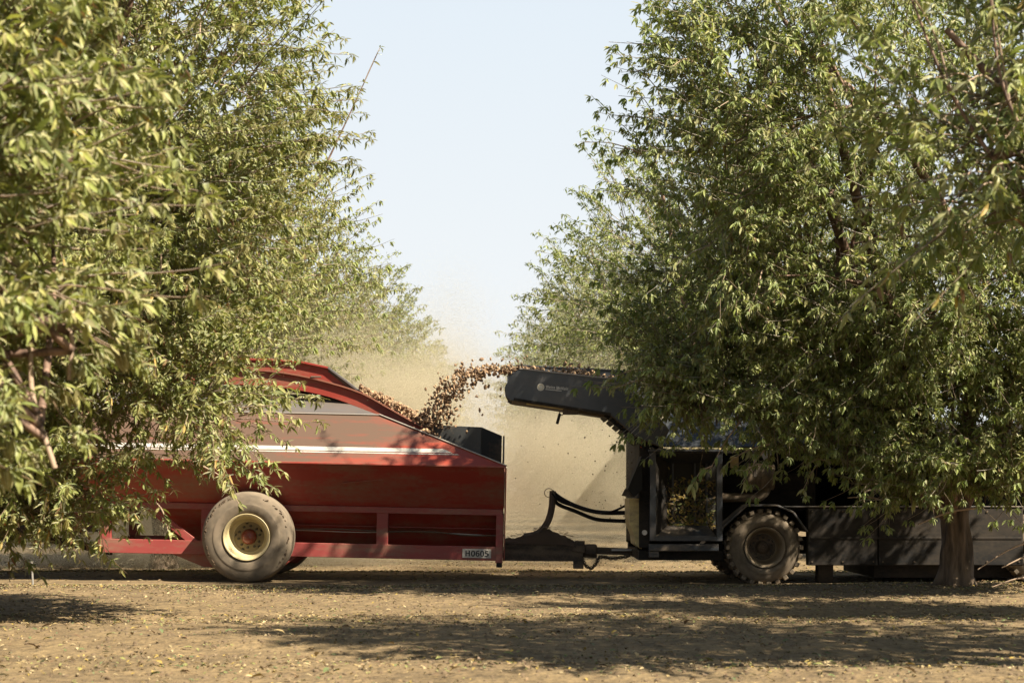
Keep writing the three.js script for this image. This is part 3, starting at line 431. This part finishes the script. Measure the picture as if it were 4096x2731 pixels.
// ---------------------------------------------------------------- the dark harvester (measured in scene axes, then set back to its own base)
const HB = [2.97, 0, -1.0];
const Hv = thing('nut_harvester', 'dark navy nut harvester with raised discharge conveyor, behind the right tree', 'harvester', HB);
const hp = (name, geo, mat, label, parent = Hv) => part(name, geo.translate(-HB[0], -HB[1], -HB[2]), mat, parent, label);
{
  const side = (pts, z, t) => plate(pts.map(([x, y]) => [x, y, z]), t);
  const near = [[-0.053, 2.178], [-0.018, 2.154], [1.163, 1.973], [1.236, 1.914], [1.464, 1.722], [1.75, 1.6], [1.85, 1.8], [1.55, 2.17], [1.213, 2.395], [0.088, 2.518], [-0.03, 2.43], [-0.076, 2.3], [-0.076, 2.22]];
  const cs = hp('conveyor_side', side(near, 0.2, 0.03), M.chute);
  hp('conveyor_side', side([[-0.053, 2.178], [-0.018, 2.154], [1.163, 1.973], [1.464, 1.722], [1.75, 1.6], [1.85, 1.9], [1.583, 2.43], [1.351, 2.56], [0.053, 2.625], [-0.06, 2.5]], -0.75, 0.03), M.chute);
  hp('conveyor_lip', bar([0.085, 2.522, 0.19], [1.213, 2.399, 0.19], 0.04, 0.014), M.edge); hp('conveyor_lip', bar([0.05, 2.63, -0.76], [1.351, 2.565, -0.76], 0.04, 0.02), M.navy);
  hp('conveyor_lip', bar([1.351, 2.565, -0.76], [1.583, 2.435, -0.76], 0.04, 0.02), M.navy);
  hp('wear_strip', bar([0.02, 2.165, 0.21], [1.16, 1.99, 0.21], 0.016, 0.03), M.black);
  hp('belt', joined([[[0.0, 2.16], [1.163, 1.985]], [[1.163, 1.985], [1.464, 1.735]], [[1.464, 1.735], [1.78, 1.6]]].map(([a, b]) => bar([...a, -0.28], [...b, -0.28], 0.9, 0.03, 0.004))), M.belt, 'dusty belt underside');
  hp('belt', joined([[[0.0, 2.36], [1.25, 2.24]], [[1.25, 2.24], [1.75, 1.85]]].map(([a, b]) => bar([...a, -0.28], [...b, -0.28], 0.9, 0.02, 0.004))), M.belt);
  hp('belt_edge', bar([0.17, 2.115, 0.12], [0.62, 2.05, 0.12], 0.05, 0.02), M.cream); hp('belt_edge', bar([0.62, 2.05, 0.1], [1.12, 1.965, 0.1], 0.05, 0.03), M.iron);
  hp('head_roller', cyl(0.115, 0.115, 0.92, 'z', 24).translate(0.03, 2.28, -0.28), M.rubber);
  for (let i = 0; i < 9; i++) hp('belt_cleat', box(-0.035, 0.035, -0.02, 0.03, -0.44, 0.44).rotateZ(-0.7).translate(1.12 + 0.07 * i, 1.965 - 0.058 * i, -0.28), M.rubber);
  const plaque = hp('clamp_bracket', box(0.6, 0.78, 1.985, 2.05, 0.1, 0.17), M.iron); hp('hanging_pin', bar([0.565, 2.0, 0.14], [0.53, 1.876, 0.14], 0.03, 0.035), M.rubber); hp('hanging_pin', new THREE.TorusGeometry(0.022, 0.006, 6, 14).translate(0.58, 2.0, 0.14), M.iron);
  // emblem and name on the conveyor
  const tilt = new THREE.Matrix4().makeRotationZ(-0.105).setPosition(0.337, 2.305, 0.2015), em = new THREE.CircleGeometry(0.043, 24).applyMatrix4(tilt); hp('emblem', em, M.logo, 'round pale emblem', Hv);
  hp('emblem', new THREE.RingGeometry(0.026, 0.031, 24).applyMatrix4(tilt.clone().setPosition(0.337, 2.305, 0.203)), M.cream);
  const tx = lettering('Weiss McNair', 0.034, 0.002); tx.computeBoundingBox(); tx.scale(0.265 / tx.boundingBox.max.x, 1, 1).translate(0.058, -0.004, 0); tx.applyMatrix4(tilt); hp('lettering', tx, M.logo, 'pale maker name lettering');
  hp('underline', plate([[0.058, -0.022, 0], [0.25, -0.022, 0], [0.25, -0.014, 0], [0.058, -0.014, 0]], 0.002).applyMatrix4(tilt), M.logo);
  // rear column, rubber flap, end panel
  hp('column', box(1.5, 1.62, 0.42, 1.82, 0.0, 0.12), M.black); hp('column', box(1.5, 1.62, 0.42, 1.82, -2.2, -2.05), M.black); hp('column_cap', box(1.52, 1.62, 1.66, 1.8, 0.1, 0.16), M.iron);
  hp('marker_light', box(1.515, 1.535, 1.6, 1.67, 0.12, 0.135), M.orange, 'orange marker light');
  hp('rear_cross_panel', plate([[1.5, 0.45, -2.1], [1.5, 0.45, 0.0], [1.5, 1.8, 0.0], [1.5, 1.8, -2.1]], 0.03), M.black);
  hp('rubber_flap', plate([[1.5, 1.49, 0.08], [1.34, 1.11, 0.08], [1.41, 1.02, 0.08], [1.51, 1.1, 0.08]].reverse(), 0.4), M.rubber); hp('rubber_flap', plate([[1.345, 1.1, -0.2], [1.31, 1.03, -0.2], [1.43, 1.02, -0.2], [1.5, 1.3, -0.2]], 0.02), M.belt);
  const lo = new THREE.Shape([[1.385, 1.0], [1.39, 0.75], [1.4, 0.68], [1.45, 0.55], [1.46, 0.45], [1.53, 0.4], [1.56, 0.5], [1.5, 0.62], [1.5, 1.0]].map((p) => new THREE.Vector2(...p)));
  hp('end_guard', boxUV(new THREE.ExtrudeGeometry(lo, { depth: 0.8, bevelEnabled: false }).translate(0, 0, -0.75)), M.cream, 'tan dusty end guard');
  hp('lamp_body', cyl(0.03, 0.03, 0.05, 'z', 16).translate(1.56, 0.6, 0.14), M.steel);
  // radiator housing: frame, splayed reveals, screens packed with leaves
  hp('housing_frame', box(1.6, 2.47, 1.545, 1.575, -2.2, 0.22), M.navy, 'flat top deck'); hp('housing_frame', box(1.615, 1.69, 0.5, 1.545, 0.12, 0.2), M.navy); hp('housing_frame', box(2.4, 2.47, 0.5, 1.545, 0.12, 0.2), M.navy); hp('housing_frame', box(1.69, 2.4, 0.5, 0.56, 0.12, 0.2), M.navy);
  hp('reveal', plate([[1.66, 1.54, 0.19], [1.86, 1.425, -0.03], [2.39, 1.425, -0.03], [2.43, 1.54, 0.19]], 0.01, true), M.navy, 'glossy blue upper reveal'); hp('reveal', plate([[1.69, 0.562, 0.18], [2.4, 0.562, 0.18], [2.32, 0.68, -0.02], [1.84, 0.68, -0.02]], 0.01), M.deck);
  hp('reveal', plate([[1.68, 0.56, 0.18], [1.85, 0.68, -0.03], [1.85, 1.425, -0.03], [1.68, 1.53, 0.18]], 0.01), M.black);
  const sm = texture(128, 128, (u, v) => { const k = (Math.sin(u * 128) > 0.2) !== (Math.sin(v * 128) > 0.2) ? 1 : 0.35; return [0.03 * k, 0.028 * k, 0.024 * k]; }, { mpu: 0.3, mpv: 0.3 });
  const scr = hp('screen', box(1.69, 2.42, 0.56, 1.5, -0.08, -0.06), std({ map: sm, roughness: 0.8 }));
  for (const x of [1.9, 2.16, 2.3]) hp('screen_bar', box(x, x + 0.022, 0.66, 1.45, -0.055, -0.03), M.navy); hp('screen_bar', box(1.9, 2.35, 0.7, 0.72, -0.056, -0.035), M.navy);
  { const r = rng(133), n = 900, m = shade(new THREE.InstancedMesh(paint(leafGeo(0.07, 0.024, 0.5, 0.3), [1, 1, 1]), M.litter, n)), q = new THREE.Quaternion(), e = new THREE.Euler(), M4 = new THREE.Matrix4(), c = new THREE.Color();
    for (let i = 0; i < n; i++) { const x = 1.71 + 0.68 * r(), y = 0.6 + 0.62 * Math.pow(r(), 1.5) + (r() < 0.1 ? 0.2 * r() : 0); M4.compose(V(x - HB[0], y - HB[1], -0.055 + 0.05 * r() - HB[2]), q.setFromEuler(e.set((r() - 0.5) * 1.3, (r() - 0.5) * 1.3, r() * 6.28)), V(1, 1, 1).multiplyScalar(0.6 + 0.5 * r())); m.setMatrixAt(i, M4); const t = r(); m.setColorAt(i, t < 0.25 ? c.setRGB(0.28, 0.2, 0.05) : t < 0.6 ? c.setRGB(0.09, 0.1, 0.03) : c.setRGB(0.14, 0.1, 0.05)); }
    m.name = 'caught_leaves'; m.userData.kind = 'stuff'; Hv.add(m); }
  { const r = rng(137), n = 160, m = shade(new THREE.InstancedMesh(paint(leafGeo(0.06, 0.022, 0.5, 0.5), [1, 1, 1]), M.litter, n)), q = new THREE.Quaternion(), e = new THREE.Euler(), M4 = new THREE.Matrix4(), c = new THREE.Color();
    for (let i = 0; i < n; i++) { M4.compose(V(1.62 + 0.95 * Math.pow(r(), 1.3) - HB[0], 1.585, 0.2 - 0.25 * r() - HB[2]), q.setFromEuler(e.set(-1.4 + (r() - 0.5) * 0.8, r() - 0.5, r() * 6.28)), V(1, 1, 1)); m.setMatrixAt(i, M4); m.setColorAt(i, r() < 0.4 ? c.setRGB(0.4, 0.32, 0.1) : c.setRGB(0.25, 0.2, 0.12)); }
    m.name = 'deck_leaves'; m.userData.kind = 'stuff'; Hv.add(m); }
  hp('step', box(1.604, 2.42, 0.382, 0.466, 0.1, 0.26, 0.012), M.deck); hp('step_bracket', box(1.604, 1.718, 0.312, 0.38, 0.12, 0.255), M.deck);
  hp('chassis_rail', box(1.5, 7.4, 0.34, 0.5, -0.35, -0.2), M.black); hp('chassis_rail', box(1.5, 7.4, 0.34, 0.5, -1.9, -1.75), M.black); hp('chassis_rail', box(1.5, 2.5, 0.27, 0.38, -1.6, 0.05), M.black);
  // engine bay
  hp('top_rail', box(2.47, 2.87, 1.53, 1.56, 0.14, 0.2), M.black); hp('corner_post', box(2.83, 2.87, 1.25, 1.53, 0.14, 0.2), M.black);
  hp('warning_plate', box(2.575, 2.672, 1.36, 1.495, 0.09, 0.11), M.cream, 'small cream plate');
  hp('engine_block', box(2.5, 3.7, 0.6, 1.3, -1.5, -0.55, 0.03), M.black); hp('engine_side', box(2.47, 2.56, 0.5, 1.53, -1.9, -0.3), M.black);
  hp('air_cleaner', cyl(0.16, 0.16, 0.34, 'x', 24).translate(2.95, 1.26, -0.15), M.belt); hp('exhaust_pipe', tube([[2.5, 1.01, -0.15], [2.75, 1.01, -0.13], [2.95, 1.02, -0.12], [3.03, 1.1, -0.12], [3.04, 1.3, -0.14]], 0.055, 24, 14), M.belt, 'grey dusty exhaust elbow');
  hp('hood', plate([[1.75, 1.62, 0.0], [3.6, 1.62, 0.0], [3.4, 2.05, -0.45], [1.85, 2.1, -0.45]], 0.02), std({ color: col(0.018, 0.023, 0.03), roughness: 0.55 }), 'glossy navy hood'); hp('hood', plate([[1.85, 2.1, -0.46], [3.4, 2.05, -0.46], [3.4, 2.05, -1.8], [1.85, 2.1, -1.8]], 0.02), M.navy);
  hp('hood_end', plate([[3.6, 1.62, 0.0], [3.6, 1.62, -1.8], [3.4, 2.05, -1.8], [3.4, 2.05, -0.46]], 0.02), M.navy); hp('inner_wall', box(1.7, 7.2, 0.6, 1.62, -2.05, -1.95), M.rubber); hp('hood_bolt', cyl(0.02, 0.02, 0.01, 'z', 12).translate(2.05, 1.7, 0.0), M.steel);
  // fender and side panel
  const fl = [[2.466, 0.62], [2.47, 0.66], [2.753, 0.918], [3.111, 0.918], [3.3, 0.84], [3.468, 0.61]]; for (let i = 0; i < fl.length - 1; i++) hp('fender', bar([...fl[i], -0.02], [...fl[i + 1], -0.02], 0.46, 0.022), M.deck);
  for (const [a, b] of [[3.472, 4.29], [4.302, 5.14], [5.152, 6.0]]) { hp('side_panel', box(a, b, 0.215, 0.895, 0.05, 0.2, 0.012), M.black); for (const x of [a + 0.05, (a + b) / 2, b - 0.05]) for (const y of [0.26, 0.85]) hp('panel_bolt', cyl(0.011, 0.011, 0.012, 'z', 8).translate(x, y, 0.205), M.iron); } hp('panel_rib', box(3.5, 5.98, 0.52, 0.55, 0.19, 0.207), M.black); hp('panel_cap', box(3.2, 6.0, 0.895, 0.912, 0.02, 0.21), M.deck); hp('skid_block', box(3.62, 3.8, 0.0, 0.215, -0.15, 0.05), M.black); hp('skid_block', box(4.3, 6.1, 0.06, 0.215, -1.9, -0.05), M.black, 'long dark belly pan');
  hp('deck', box(3.3, 7.0, 0.86, 0.892, -2.0, 0.04), M.black); hp('deck_roof', box(3.45, 7.0, 1.6, 1.66, -2.05, 0.1), M.black); hp('sweeper_hood', box(6.9, 8.3, 0.12, 0.75, -2.1, 0.1, 0.05), M.black);
  hp('hand_rail', tube([[4.15, 0.9, 0.1], [4.16, 1.07, 0.1], [4.28, 1.1, 0.1], [4.5, 1.1, 0.1], [4.6, 1.06, 0.1], [4.63, 0.9, 0.1]], 0.014, 24), M.belt); hp('operator_box', box(5.0, 6.3, 0.9, 1.9, -1.7, -0.5, 0.06), M.rubber); hp('seat', box(4.3, 4.75, 0.9, 1.25, -1.4, -0.9, 0.05), M.rubber);
  hp('drawbar', bar([0.93, 0.345, -1.25], [1.65, 0.315, -1.25], 0.12, 0.085), M.iron); hp('drawbar_clevis', box(0.9, 1.07, 0.28, 0.42, -1.34, -1.16, 0.03), M.iron); hp('hydraulic_rod', cyl(0.016, 0.016, 0.3, 'x', 10).translate(1.4, 0.345, -1.15), M.steel);
}
const dark = { tyre: M.tyre, rim: dusty([0.24, 0.19, 0.13], 0.3, 0.7, 0.4, 0.4, 97), disc: M.belt, hub: M.iron };
for (const [x, z, out] of [[2.97, -0.02, 1], [2.97, -1.98, -1], [6.25, -0.02, 1], [6.25, -1.98, -1]]) wheel(Hv, [x - HB[0], 0.425, z - HB[2]], 0.425, 0.42, 0.56, dark, out, true);

// ---------------------------------------------------------------- between the two machines
function hose(label, pts, r) { single('hydraulic_hose', tube(pts, r, 40, 8), M.rubber, label, 'hose'); }
hose('thick upper black hose running from the trailer hose stand to the harvester', [[0.5, 1.08, -1.2], [0.62, 0.99, -1.2], [0.85, 0.88, -1.2], [1.1, 0.82, -1.2], [1.47, 0.815, -1.15]], 0.027);
hose('middle black hose looping beside the thick hose at the hose stand', [[0.5, 1.06, -1.17], [0.6, 0.96, -1.16], [0.8, 0.89, -1.16], [1.05, 0.815, -1.14], [1.25, 0.83, -1.12], [1.45, 0.92, -1.1]], 0.014);
hose('lowest black hose sagging between trailer and harvester', [[0.5, 1.03, -1.22], [0.57, 0.93, -1.22], [0.78, 0.84, -1.22], [1.05, 0.735, -1.22], [1.25, 0.715, -1.2], [1.47, 0.71, -1.15]], 0.024);
{
  const ch = thing('safety_chain', 'rusty safety chain looping under the trailer coupling', 'chain', [0.95, 0.2, -1.1]);
  const c = new THREE.CatmullRomCurve3([[-0.08, 0.05, 0], [-0.02, -0.05, 0], [0.04, -0.075, 0], [0.1, -0.02, 0], [0.15, 0.06, 0], [0.3, 0.045, 0], [0.5, 0.07, 0]].map((p) => V(...p))), n = 24;
  const lg = new THREE.TorusGeometry(0.019, 0.0065, 6, 12).scale(1.45, 1, 1);
  for (let i = 0; i < n; i++) { const m = part('chain_link', lg, M.iron, ch), t = c.getTangentAt(i / (n - 1)); m.position.copy(c.getPointAt(i / (n - 1))); m.quaternion.setFromUnitVectors(V(1, 0, 0), t).multiply(new THREE.Quaternion().setFromAxisAngle(V(1, 0, 0), i % 2 ? 1.2 : 0.2)); }
}
// ---------------------------------------------------------------- left edge
{
  const B = [-7.2, 0, -1.2], o = thing('towed_implement', 'black machine coupled left of the trailer, orange reflector on its corner', 'implement', B), ip = (name, geo, mat, label) => part(name, geo.translate(-B[0], -B[1], -B[2]), mat, o, label);
  ip('body', box(-9.2, -5.92, 0.5, 1.5, -2.1, -0.7, 0.03), M.black); ip('skirt', plate([[-6.6, 0.44, -0.72], [-5.95, 0.5, -0.72], [-5.95, 0.62, -0.72], [-6.6, 0.62, -0.72]], 0.05), M.rubber);
  ip('reflector', box(-6.235, -6.205, 0.64, 0.76, -0.7, -0.688, 0.003), M.orange, 'orange reflector'); ip('housing', box(-5.88, -5.32, 0.57, 0.98, -1.5, -0.85, 0.05), M.red, 'red gear housing'); ip('axle', cyl(0.05, 0.05, 1.4, 'z', 12).translate(-7.4, 0.45, -1.4), M.iron);
  ip('tow_bar', bar([-5.95, 0.52, -1.1], [-5.0, 0.33, -1.1], 0.1, 0.09), M.black); ip('rod', bar([-5.4, 0.62, -0.9], [-5.0, 0.58, -0.9], 0.03, 0.03), M.iron); ip('rod', bar([-5.35, 0.56, -0.9], [-5.02, 0.72, -0.9], 0.025, 0.025), M.iron);
  wheel(o, [-7.4 - B[0], 0.42, -0.75 - B[2]], 0.42, 0.34, 0.55, dark); wheel(o, [-7.4 - B[0], 0.42, -2.05 - B[2]], 0.42, 0.34, 0.55, dark, -1);
}
single('metal_stake', joined([cyl(0.012, 0.012, 0.32, 'y', 8).rotateZ(0.05).translate(-5.4, 0.13, 1), cyl(0.018, 0.018, 0.012, 'y', 8).rotateZ(0.05).translate(-5.408, 0.292, 1)]), M.steel, 'thin metal stake standing in the soil at the left edge', 'stake');

// ---------------------------------------------------------------- almonds in the air and on the elevator, clods, dust
const nutGeo = [0, 1, 2].map((v) => { const g = new THREE.IcosahedronGeometry(0.0215, 1), p = g.attributes.position, C = []; for (let i = 0; i < p.count; i++) { const a = V().fromBufferAttribute(p, i), k = 1 + 0.3 * noise.noise(a.x * 60 + v * 9, a.y * 60, a.z * 60); p.setXYZ(i, a.x * 0.85 * k, a.y * 1.15 * k, a.z * 0.6 * k); const q = (a.x > 0.004 * (v + 0.2)) ? [0.38, 0.255, 0.15] : [0.2, 0.128, 0.078]; C.push(...q.map((x) => x * (0.8 + 0.4 * Math.abs(noise.noise(a.x * 90, a.y * 90, v))))); } g.setAttribute('color', new THREE.Float32BufferAttribute(C, 3)); g.computeVertexNormals(); return g; });
{
  const r = rng(301), path = new THREE.CatmullRomCurve3([[0.35, 2.56], [0.0, 2.575], [-0.35, 2.55], [-0.62, 2.45], [-0.8, 2.25], [-0.92, 2.02], [-1.05, 1.82]].map(([x, y]) => V(x, y, -0.75)));
  const gauss = () => (r() + r() + r() - 1.5) * 1.15, spot = () => { const t = Math.pow(r(), 0.85), p = path.getPoint(t), w = lerp(0.05, 0.15, smooth(0.15, 0.7, t)); return p.add(V(gauss() * w, gauss() * w * (t < 0.4 ? 0.8 : 1.1), (r() - 0.5) * 0.5)); };
  const q = new THREE.Quaternion(), e = new THREE.Euler(), turn = () => q.setFromEuler(e.set(r() * 6.3, r() * 6.3, r() * 6.3));
  for (let i = 0; i < 290; i++) { const m = single('flying_almond', nutGeo[i % 3], M.nut, 'brown almond in its hull tumbling in the stream from conveyor to trailer', 'almond', 'almonds flying from the conveyor'); const p = spot(); if (i < 80) p.add(V((r() - 0.35) * 0.6, (r() - 0.6) * 0.4, 0)); p.z += 0.2; m.position.copy(p); m.quaternion.copy(turn()); m.scale.setScalar(0.5 + 0.8 * r()); }
  const mass = (name, n, fn, label) => { const m = shade(new THREE.InstancedMesh(nutGeo[0], M.nut, n)), M4 = new THREE.Matrix4(), c = new THREE.Color(); for (let i = 0; i < n; i++) { const s = 0.7 + 0.5 * r(); M4.compose(fn(i), turn().clone(), V(s, s, s)); m.setMatrixAt(i, M4); const b = 0.75 + 0.5 * r(); m.setColorAt(i, c.setRGB(b, b, b)); } m.name = name; scene.add(m); tag(m, label, 'almonds', null, 'stuff'); };
  mass('almond_stream', 620, spot, 'dense stream of almonds falling into the red trailer');
  T.updateMatrixWorld(true);
  mass('almond_pile', 2600, () => { const t = r(), x = lerp(1.22, 2.5, t), y = lerp(2.36, 1.62, t) + 0.05 + 0.08 * Math.sin(t * 3.1), z = -1.24 + (r() - 0.5) * 0.86; return T.localToWorld(V(x, y - 0.16 * Math.pow(r(), 1.5) + 0.06 * noise.noise(x * 6, z * 6, 1) + (t > 0.6 ? 0.05 : 0), z)); }, 'heap of almonds riding up the red elevator');
  mass('conveyor_almonds', 300, () => { const x = 0.1 + 1.1 * r(); return V(x, 2.55 - 0.09 * x + 0.2 * Math.exp(-Math.pow((x - 0.72) / 0.26, 2)) * r() * r() + 0.015 * gauss() - 0.03 * r(), -0.3 + (r() - 0.5) * 0.7); }, 'almonds heaped on top of the dark conveyor');
  const clodG = new THREE.IcosahedronGeometry(0.014, 1); { const p = clodG.attributes.position; for (let i = 0; i < p.count; i++) { const k = 1 + 0.4 * noise.noise(p.getX(i) * 80, p.getY(i) * 80, p.getZ(i) * 80); p.setXYZ(i, p.getX(i) * k, p.getY(i) * k, p.getZ(i) * k * 0.7); } clodG.computeVertexNormals(); }
  for (let i = 0; i < 90; i++) { const m = single('falling_clod', clodG, M.mud, 'small dark clod falling through the dust between trailer and harvester', 'clod', 'clods falling from the conveyor'); const near = i < 45; m.position.set(near ? lerp(1.0, 1.5, Math.sqrt(r())) : lerp(0.0, 1.45, r()), lerp(0.7, 2.0, r()), lerp(-1.2, 0, r())); m.quaternion.copy(turn()); m.scale.setScalar(near ? 0.3 + 0.5 * r() : 0.3 + 0.8 * r() * r()); }
}
{ // the dust: very many small grains, gathered in puffs
  const grains = (seed, n, size) => { const r = rng(seed), P = new Float32Array(n * 9), a = V(), u = V(), v = V(); for (let i = 0; i < n; i++) { const g = () => (r() + r() + r() + r() - 2) * 0.5; a.set(g(), g(), g()); u.set(r() - 0.5, r() - 0.5, r() - 0.5).normalize(); v.set(r() - 0.5, r() - 0.5, r() - 0.5).cross(u).normalize(); const s = size * (0.6 + 0.8 * r()); a.toArray(P, i * 9); a.clone().addScaledVector(u, s).toArray(P, i * 9 + 3); a.clone().addScaledVector(u, s * 0.5).addScaledVector(v, s * 0.87).toArray(P, i * 9 + 6); } const g = new THREE.BufferGeometry(); g.setAttribute('position', new THREE.BufferAttribute(P, 3)); return g; };
  const r = rng(401), geo = grains(402, 11500, 0.0039), mats = [], M4 = new THREE.Matrix4(), q = new THREE.Quaternion(), e = new THREE.Euler();
  const put = (x, y, z, s) => { M4.compose(V(x, y, z), q.setFromEuler(e.set(r() * 6.3, r() * 6.3, r() * 6.3)), V(s, s * 0.85, s)); mats.push(M4.clone()); };
  for (let i = 0; i < 2000; i++) { const x = lerp(-7.5, 2.6, r()), z = lerp(-3.4, -8.5, r()), top = 3.1 - 0.5 * smooth(-1.2, 0.2, x) + 0.35 * noise.noise(x * 0.8, z * 0.6, 3), y = 0.15 + top * Math.pow(r(), 1.25); if (r() > 0.72 + 1.5 * noise.noise(x * 0.75 + 4, y * 0.95, z * 0.35)) continue; if (y < 0.75 && x > -1 && r() < 0.65) continue; put(x, y, z, 0.75 + 0.5 * r()); }
  for (let i = 0; i < 260; i++) put(lerp(-4.2, -0.7, r()), lerp(1.3, 2.75, Math.pow(r(), 1.2)), lerp(-3.2, -5.5, r()), 0.6 + 0.4 * r());
  for (let i = 0; i < 170; i++) put(lerp(-4.5, 2.2, r()), 0.4 + 4.4 * Math.pow(r(), 1.4), lerp(-9, -19, r()), 1.0 + 0.5 * r());
  for (let i = 0; i < 170; i++) put(lerp(0.0, 1.4, r()), lerp(0.8, 2.0, r()), lerp(-3.0, -1.6, r()), 0.5 + 0.3 * r());
  const m = shade(new THREE.InstancedMesh(geo, M.dust, mats.length)); mats.forEach((k, i) => m.setMatrixAt(i, k)); m.name = 'dust_cloud'; scene.add(m); tag(m, 'tan dust cloud hanging behind the trailer and harvester', 'dust', null, 'stuff');
}

// ---------------------------------------------------------------- fallen leaves
{
  const r = rng(501), list = [], LIT = [[0.33, 0.26, 0.14], [0.27, 0.2, 0.09], [0.3, 0.215, 0.05], [0.19, 0.19, 0.06], [0.09, 0.12, 0.04], [0.2, 0.135, 0.07], [0.12, 0.07, 0.035]];
  const q = new THREE.Quaternion(), e = new THREE.Euler(), M4 = new THREE.Matrix4(), c = new THREE.Color();
  const lay = (x, z, s) => { q.setFromEuler(e.set(-Math.PI / 2 + (r() - 0.5) * 0.9, (r() - 0.5) * 0.9, 0)); q.premultiply(new THREE.Quaternion().setFromAxisAngle(V(0, 1, 0), r() * 6.3)); M4.compose(V(x, groundY(x, z) + 0.006 + 0.008 * r(), z), q, V(s, s, s)); list.push(M4.clone()); };
  for (let i = 0; i < 80000; i++) { const x = (r() - 0.5) * 15, z = lerp(0.6, 11.5, Math.pow(r(), 1.15)), k = 0.5 + 0.5 * noise.noise(x * 0.5, z * 1.5, 4) + 0.3 * noise.noise(x * 2, z * 3, 7), band = 1.5 * Math.exp(-Math.pow((z - 1.0) / 0.4, 2)) + 0.6 * Math.exp(-Math.pow((z - 5.6) / 0.5, 2)) + 0.35 * Math.exp(-Math.pow((z - 9.3) / 0.5, 2)) + 0.9 * Math.exp(-Math.pow((z - 1.9) / 0.4, 2)) * smooth(2.5, 4, x); if (r() > 0.24 * k + 0.95 * band * (0.4 + k)) continue; lay(x, z, 0.3 + 0.45 * r()); }
  for (let i = 0; i < 7000; i++) { const x = (r() - 0.5) * 18, z = lerp(-0.2, -9, r()); if (r() < 0.5 + 0.5 * noise.noise(x * 0.5, z, 2)) lay(x, z, 0.5 + 0.5 * r()); }
  for (let i = 0; i < 2600; i++) lay((r() - 0.5) * 14, -2.7 + 0.25 * (r() + r() - 1), 0.5 + 0.5 * r());
  const m = shade(new THREE.InstancedMesh(paint(leafGeo(0.075, 0.028, 0.5, 0.35), [1, 1, 1]), M.litter, list.length)); list.forEach((k, i) => { m.setMatrixAt(i, k); const b = LIT[Math.floor(Math.pow(r(), 1.2) * 7)], s = 0.7 + 0.5 * r(); m.setColorAt(i, c.setRGB(b[0] * s, b[1] * s, b[2] * s)); }); m.name = 'leaf_litter'; scene.add(m); tag(m, 'dry leaf litter strewn over the soil', 'leaf litter', null, 'stuff');
  const mats = LIT.slice(1).map((b) => { const k = M.litter.clone(); k.color.setRGB(...b); return k; }), lg = paint(leafGeo(0.085, 0.032, 0.5, 0.4), [1, 1, 1]);
  for (let i = 0; i < 110; i++) { const z = lerp(6.2, 10.2, r()), w = (20 - z) * 0.29, x = (r() * 2 - 1) * w, o = single('fallen_leaf', lg, mats[i % 6], 'curled fallen leaf lying on the soil in the foreground', 'leaf', 'fallen leaves in the foreground'); o.position.set(x, groundY(x, z) + 0.012, z); o.quaternion.setFromEuler(e.set(-1.2 + (r() - 0.5), (r() - 0.5), 0)).premultiply(new THREE.Quaternion().setFromAxisAngle(V(0, 1, 0), r() * 6.3)); o.scale.setScalar(0.7 + 0.5 * r()); }
  const peb = shade(new THREE.InstancedMesh(new THREE.IcosahedronGeometry(0.012, 1).scale(1.2, 0.6, 1), std({ color: col(0.12, 0.085, 0.052), roughness: 1 }), 16000)); for (let i = 0; i < 16000; i++) { const x = (r() - 0.5) * 13, z = lerp(0.4, 11, r()), s = 0.25 + 1.3 * Math.pow(r(), 4); M4.compose(V(x, groundY(x, z), z), q.setFromEuler(e.set(r(), r() * 6, r())), V(s, s, s)); peb.setMatrixAt(i, M4); } peb.name = 'soil_crumbs'; scene.add(peb); tag(peb, 'small soil crumbs and grit on the ground', 'soil', null, 'stuff');
}

renderer.render(scene, camera);
